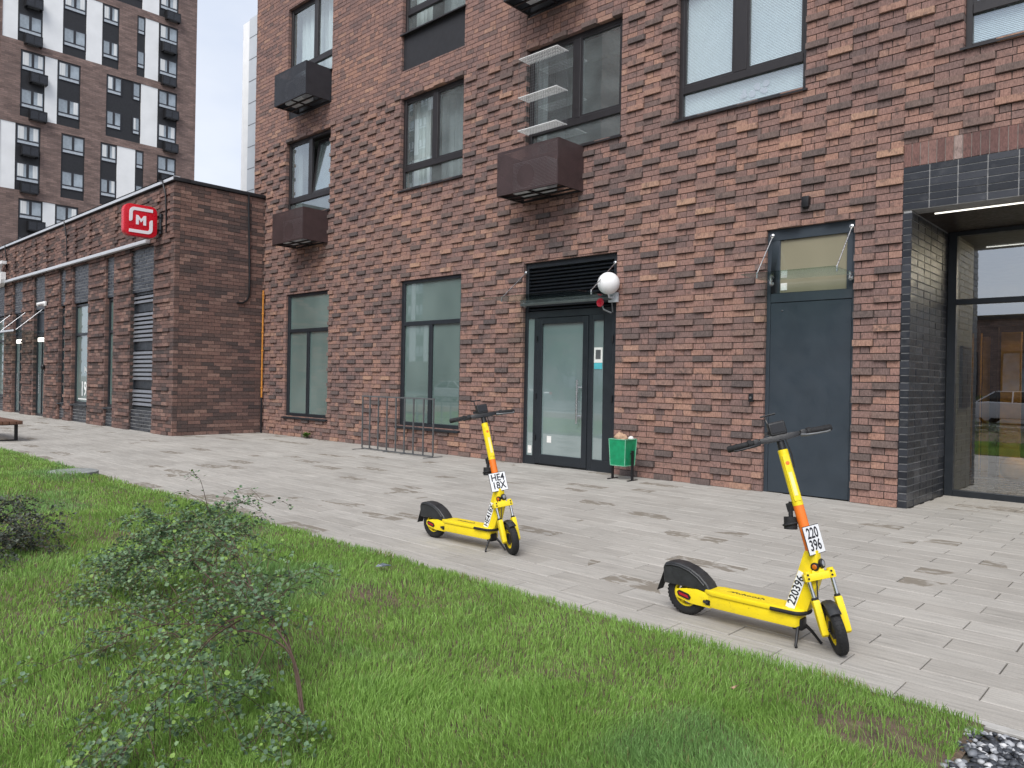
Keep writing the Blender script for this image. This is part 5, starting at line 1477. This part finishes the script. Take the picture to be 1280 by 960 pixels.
def tower_baskets():
    names = {2: 'highest', 1: 'second highest'}
    made = None; n = 0
    pick = []
    for (p, k, s, a, b, z) in wins:
        if a > 16.5 and -1 <= k <= 2: pick.append((a, b, z, 'right hand', .35 if (k+int(s)) % 2 else -.1))
        elif p == 'P1' and 6 < a < 7 and k in (1, 3): pick.append((a, b, z, 'left hand', .55))
        elif p == 'P2' and 5.9 < a < 6.1 and k == 2: pick.append((a, b, z, 'left hand', .1))
        elif p == 'P0' and 5.9 < a < 6.1 and k == 0: pick.append((a, b, z, 'left hand', .25))
    cnt = {}
    ords = ['topmost', 'second from the top', 'third from the top', 'fourth from the top', 'fifth from the top', 'sixth from the top', 'seventh from the top', 'eighth from the top', 'ninth from the top']
    for (a, b, z, col, off) in sorted(pick, key=lambda q: -q[2]):
        i = cnt.get(col, 0); cnt[col] = i+1
        y0 = a + .25 + off*.6; w = 1.2
        lab = 'dark basket on the far tower, %s in its %s column' % (ords[i], col)
        if made is None:
            r = empty('tower_basket', (T_X, y0, z-.95), lab, 'air conditioner basket', 'air conditioner baskets on the far tower')
            X = T_X
            f = MB(); f.box((X, y0, z-.95), (X+.6, y0+.05, z-.15)); f.box((X, y0+w-.05, z-.95), (X+.6, y0+w, z-.15)); f.box((X+.55, y0+.05, z-.95), (X+.6, y0+w-.05, z-.86)); f.box((X+.55, y0+.05, z-.24), (X+.6, y0+w-.05, z-.15)); f.box((X+.551, y0+w*.5-.03, z-.86), (X+.598, y0+w*.5+.03, z-.24)); f.build('frame', M_['black_metal'], r)
            f = MB(); f.box((X+.56, y0+.06, z-.855), (X+.59, y0+w-.06, z-.245)); f.build('front_panel', M_['perf_grey'], r)
            f = MB(); f.box((X+.12, y0+.2, z-.93), (X+.5, y0+w-.2, z-.35)); f.build('condenser', M_['grey_metal'], r)
            made = r
        else:
            r = copy_tree(made); r.location = (T_X, y0, z-.95); r['label'] = lab
tower_baskets()
def white_tower():
    r = empty('white_building', (-90, 40, 0), 'pale grey panel tower seen as a narrow strip beside the brick building', 'building')
    MB().box((-97.5, 39.98, 0), (-60, 60, 50.7)).build('grey_wall', M_['pale_grey'], r)
    MB().box((-99.3, 40.0, 0), (-97.52, 60, 50.5)).build('white_wall', M_['white_panel'], r)
    f = MB()
    for z in range(3, 50, 3): f.box((-97.4, 39.95, z), (-60, 39.975, z+.06))
    f.build('panel_joints', M_['grey_metal'], r)
white_tower()
# the far side of the street, which the window glass mirrors
tower((-75, -58, 0), 'brown brick apartment tower across the street, mirrored in the upper windows', -3, 4, 56, R(90), (-24, 20.1))
tower((-33, -74, 0), 'brown brick tower farther across the street, mirrored in the transom of the grey door', 1, 4, 30, R(90), (-6, 20.1))
def low_block():
    r = empty('street_building', (-14, -50, 0), 'low brown shop block across the street, mirrored in the lower windows', 'building')
    MB().box((-48, -58, 0), (14, -46, 6.4)).build('wall', M_['tower_brick'], r)
    MB().box((-48.2, -58.2, 6.402), (14.2, -45.8, 6.7)).build('roof', M_['panel_dark'], r)
    x = -46.5
    while x < 12:
        f = MB().box((x, -46.0, .8), (x+2.2, -45.93, 4.2)).build('window', M_['tower_frame'], r)
        MB().box((x+.12, -45.93, .95), (x+1.05, -45.915, 4.05)).build('pane', M_['tower_glass'], f); MB().box((x+1.15, -45.93, .95), (x+2.08, -45.915, 4.05)).build('pane', M_['tower_glass'], f)
        x += 3.6
low_block()
def tree(x, y, h, label, seed):
    r = empty('street_tree', (x, y, 0), label, 'tree'); rr = random.Random(seed)
    t = MB(); t.tube([(x, y, -.05), (x+.05, y, h*.3), (x-.03, y+.05, h*.6), (x, y, h*.85)], [.16, .12, .08, .03], 8)
    for i in range(7):
        a = rr.random()*6.28; z = h*rr.uniform(.35, .7); l = h*.25
        t.tube([(x, y, z), (x+math.cos(a)*l*.6, y+math.sin(a)*l*.6, z+l*.4), (x+math.cos(a)*l, y+math.sin(a)*l, z+l*.7)], [.05, .03, .012], 6)
    t.build('trunk', M_['twig'], r)
    items = []
    for _ in range(1400):
        v = Vector((rr.gauss(0,1), rr.gauss(0,1), rr.gauss(0,1))).normalized()*rr.random()**.4
        p = Vector((x+v.x*h*.28, y+v.y*h*.28, h*.66+v.z*h*.32))
        if mnoise.noise(p*.9) < -.12: continue
        items.append((p, Vector((rr.uniform(-1,1), rr.uniform(-1,1), rr.uniform(-1,.5))), Vector((rr.uniform(-1,1), rr.uniform(-1,1), 1)), .24))
    leaves_mesh('crown', items, r, [(.05,.10,.03), (.07,.13,.035), (.04,.08,.03)])
tree(-16.5, -36.5, 4.2, 'young green tree across the street, mirrored in the glass', 1)
tree(-38, -36, 5.0, 'taller green tree across the street, mirrored in the glass', 2)
def hedge():
    items = []; rr = random.Random(6)
    for _ in range(5200):
        x = rr.uniform(-42, 12); y = -38+rr.uniform(-.6,.6); z = rr.random()*(1.3+.3*math.sin(x*.7))
        items.append((Vector((x, y, z)), Vector((rr.uniform(-1,1), rr.uniform(-1,1), rr.uniform(-.5,1))), Vector((0, 1, .6)), .26))
    o = leaves_mesh('hedge', items, None, [(.04,.075,.03), (.055,.10,.035)]); tag(o, 'long dark green hedge across the street, mirrored in the entrance glass', 'hedge', kind='stuff')
hedge()
def car(loc, rot, paint, label):
    r = empty('parked_car', (0,0,0), label, 'car', 'cars parked in the street')
    side = [(-2.15,.32),(-2.22,.60),(-2.18,.88),(-1.95,.98),(-1.35,1.02),(1.05,.98),(1.75,.88),(2.12,.74),(2.22,.52),(2.15,.30),(1.72,.24),(-1.75,.24)]
    b = MB(); b.prism(side, -.90, .90); bo = b.build('body', M_[paint], r, bevel=.07, seg=3)
    g = MB(); lo = [(-1.78,.995),(-1.10,1.46),(.10,1.50),(.98,.99)]
    vs = [(x, -.84 if z < 1.2 else -.62, z) for x, z in lo] + [(x, .84 if z < 1.2 else .62, z) for x, z in lo]
    g.add(vs, [(3,2,1,0),(4,5,6,7),(0,1,5,4),(1,2,6,5),(2,3,7,6),(0,4,7,3)]); g.build('windows', M_['black_gloss'], r, bevel=.03)
    g = MB(); g.box((-1.02,-.60,1.475), (.02,.60,1.52)); 
    for sy in (-1, 1):
        for x0, z0, x1, z1 in ((-1.78,1.0,-1.08,1.48), (.98,1.0,.08,1.51), (-.35,1.0,-.35,1.5)):
            g.tube([(x0, sy*.845, z0), (x1, sy*.63, z1)], .035, 6)
    g.build('roof', M_[paint], r, bevel=.015)
    for x in (-1.35, 1.38):
        for sy in (-1, 1):
            w = MB(); w.torus((x, sy*.80, .32), 'y', .235, .088, 24, 10); wo = w.build('wheel', M_['rubber'], r, smooth=50)
            w = MB(); w.lathe([(0, sy*.88), (.07, sy*.90), (.20, sy*.87), (.21, sy*.78), (0, sy*.76)], (x, 0, .32), 'y', 20); w.build('rim', M_['alu'], wo, smooth=40)
    for sy in (-1, 1):
        MB().box((2.02, sy*.72-.16, .62), (2.20, sy*.72+.16, .75)).build('headlight', M_['lens'], r, bevel=.02)
        MB().box((-2.21, sy*.74-.12, .72), (-2.12, sy*.74+.12, .90)).build('tail_light', M_['red_plastic'], r, bevel=.02)
    r.location = loc; r.rotation_euler = (0,0,rot)
M_['black_gloss'] = simple('tinted_car_glass', (.012,.014,.016), .06, 0, .1)
M_['car_white'] = simple('white_car_paint', (.74,.75,.76), .2, 0, .03, Coat_Weight=1.0)
M_['car_grey'] = simple('grey_car_paint', (.22,.24,.26), .25, .3, .03, Coat_Weight=1.0)
car((-6.3, -27.4, -.02), 0, 'car_white', 'white car parked across the street, mirrored in the entrance glass')
car((-12.4, -27.4, -.02), R(180), 'car_grey', 'grey car parked behind the white car across the street')
car((-40.5, -27.2, -.02), 0, 'car_white', 'white car parked farther along the street, mirrored in the frosted shop window')
car((-34.5, -27.2, -.02), R(180), 'car_grey', 'grey car parked farther along the street beside a white one')

# ================================================================== LIGHT, SKY, CAMERA
W = bpy.data.worlds.new('World'); S.world = W; W.use_nodes = True
wt = W.node_tree; wt.nodes.clear()
SUN_EL, SUN_AZ = 48, 157      # azimuth measured clockwise from +Y
sk = wt.nodes.new('ShaderNodeTexSky'); sk.sky_type = 'NISHITA'; sk.sun_disc = False
sk.sun_elevation = R(SUN_EL); sk.sun_rotation = R(SUN_AZ); sk.air_density = 1.0; sk.dust_density = 4.0; sk.ozone_density = 1.0
hs = wt.nodes.new('ShaderNodeHueSaturation'); hs.inputs['Saturation'].default_value = .30
# thin even cloud: drifting bright and grey-blue patches over the whole dome
tc = wt.nodes.new('ShaderNodeTexCoord'); mp = wt.nodes.new('ShaderNodeMapping'); mp.inputs['Scale'].default_value = (1, 1, 2.2)
nz = wt.nodes.new('ShaderNodeTexNoise'); nz.inputs['Scale'].default_value = 2.6; nz.inputs['Detail'].default_value = 5; nz.inputs['Roughness'].default_value = .5
rp = wt.nodes.new('ShaderNodeValToRGB'); rp.color_ramp.elements[0].position = .32; rp.color_ramp.elements[0].color = (.80,.87,1.0,1); rp.color_ramp.elements[1].position = .66; rp.color_ramp.elements[1].color = (1.12,1.12,1.12,1)
mx = wt.nodes.new('ShaderNodeMix'); mx.data_type = 'RGBA'; mx.blend_type = 'MULTIPLY'; mx.inputs[0].default_value = 1
# an overcast dome is nearly even: lift the dark zenith towards a flat grey-white veil
veil = wt.nodes.new('ShaderNodeMix'); veil.data_type = 'RGBA'; veil.inputs[0].default_value = .62; veil.inputs[7].default_value = (8.3, 8.8, 9.7, 1)
bg = wt.nodes.new('ShaderNodeBackground'); bg.inputs['Strength'].default_value = .063
wo = wt.nodes.new('ShaderNodeOutputWorld')
L = wt.links.new
L(sk.outputs[0], hs.inputs['Color']); L(hs.outputs[0], veil.inputs[6])
L(tc.outputs['Generated'], mp.inputs['Vector']); L(mp.outputs[0], nz.inputs['Vector']); L(nz.outputs['Fac'], rp.inputs['Fac'])
L(veil.outputs[2], mx.inputs[6]); L(rp.outputs['Color'], mx.inputs[7]); L(mx.outputs[2], bg.inputs['Color']); L(bg.outputs[0], wo.inputs['Surface'])
sl = bpy.data.lights.new('sun', 'SUN'); sl.energy = 1.5; sl.angle = R(38); sl.color = (1, .965, .92)
so = bpy.data.objects.new('sun', sl); COL.objects.link(so)
az, el = R(SUN_AZ), R(SUN_EL)
d = Vector((math.sin(az)*math.cos(el), math.cos(az)*math.cos(el), math.sin(el)))
so.rotation_euler = d.to_track_quat('Z', 'Y').to_euler(); so.location = d*60

cd = bpy.data.cameras.new('camera'); cam = bpy.data.objects.new('camera', cd); COL.objects.link(cam)
cd.sensor_width = 36; cd.sensor_fit = 'HORIZONTAL'; cd.lens = 938.22/1280*36
cd.clip_start = .05; cd.clip_end = 3000
r_ = Vector((.73087821, .68225288, .01865641)); dn = Vector((.01535258, .01089367, -.9998228)); fw = Vector((-.68233522, .73103512, -.00251239))
cam.matrix_world = Matrix(((r_.x, -dn.x, -fw.x, 0), (r_.y, -dn.y, -fw.y, -10.293), (r_.z, -dn.z, -fw.z, 1.5), (0,0,0,1)))
S.camera = cam
S.render.resolution_x, S.render.resolution_y = 1024, 768
S.view_settings.view_transform = 'Standard'; S.view_settings.look = 'None'; S.view_settings.gamma = 1; S.view_settings.use_curve_mapping = False
S.view_settings.exposure = 1.0
for col_ in ():
    pass
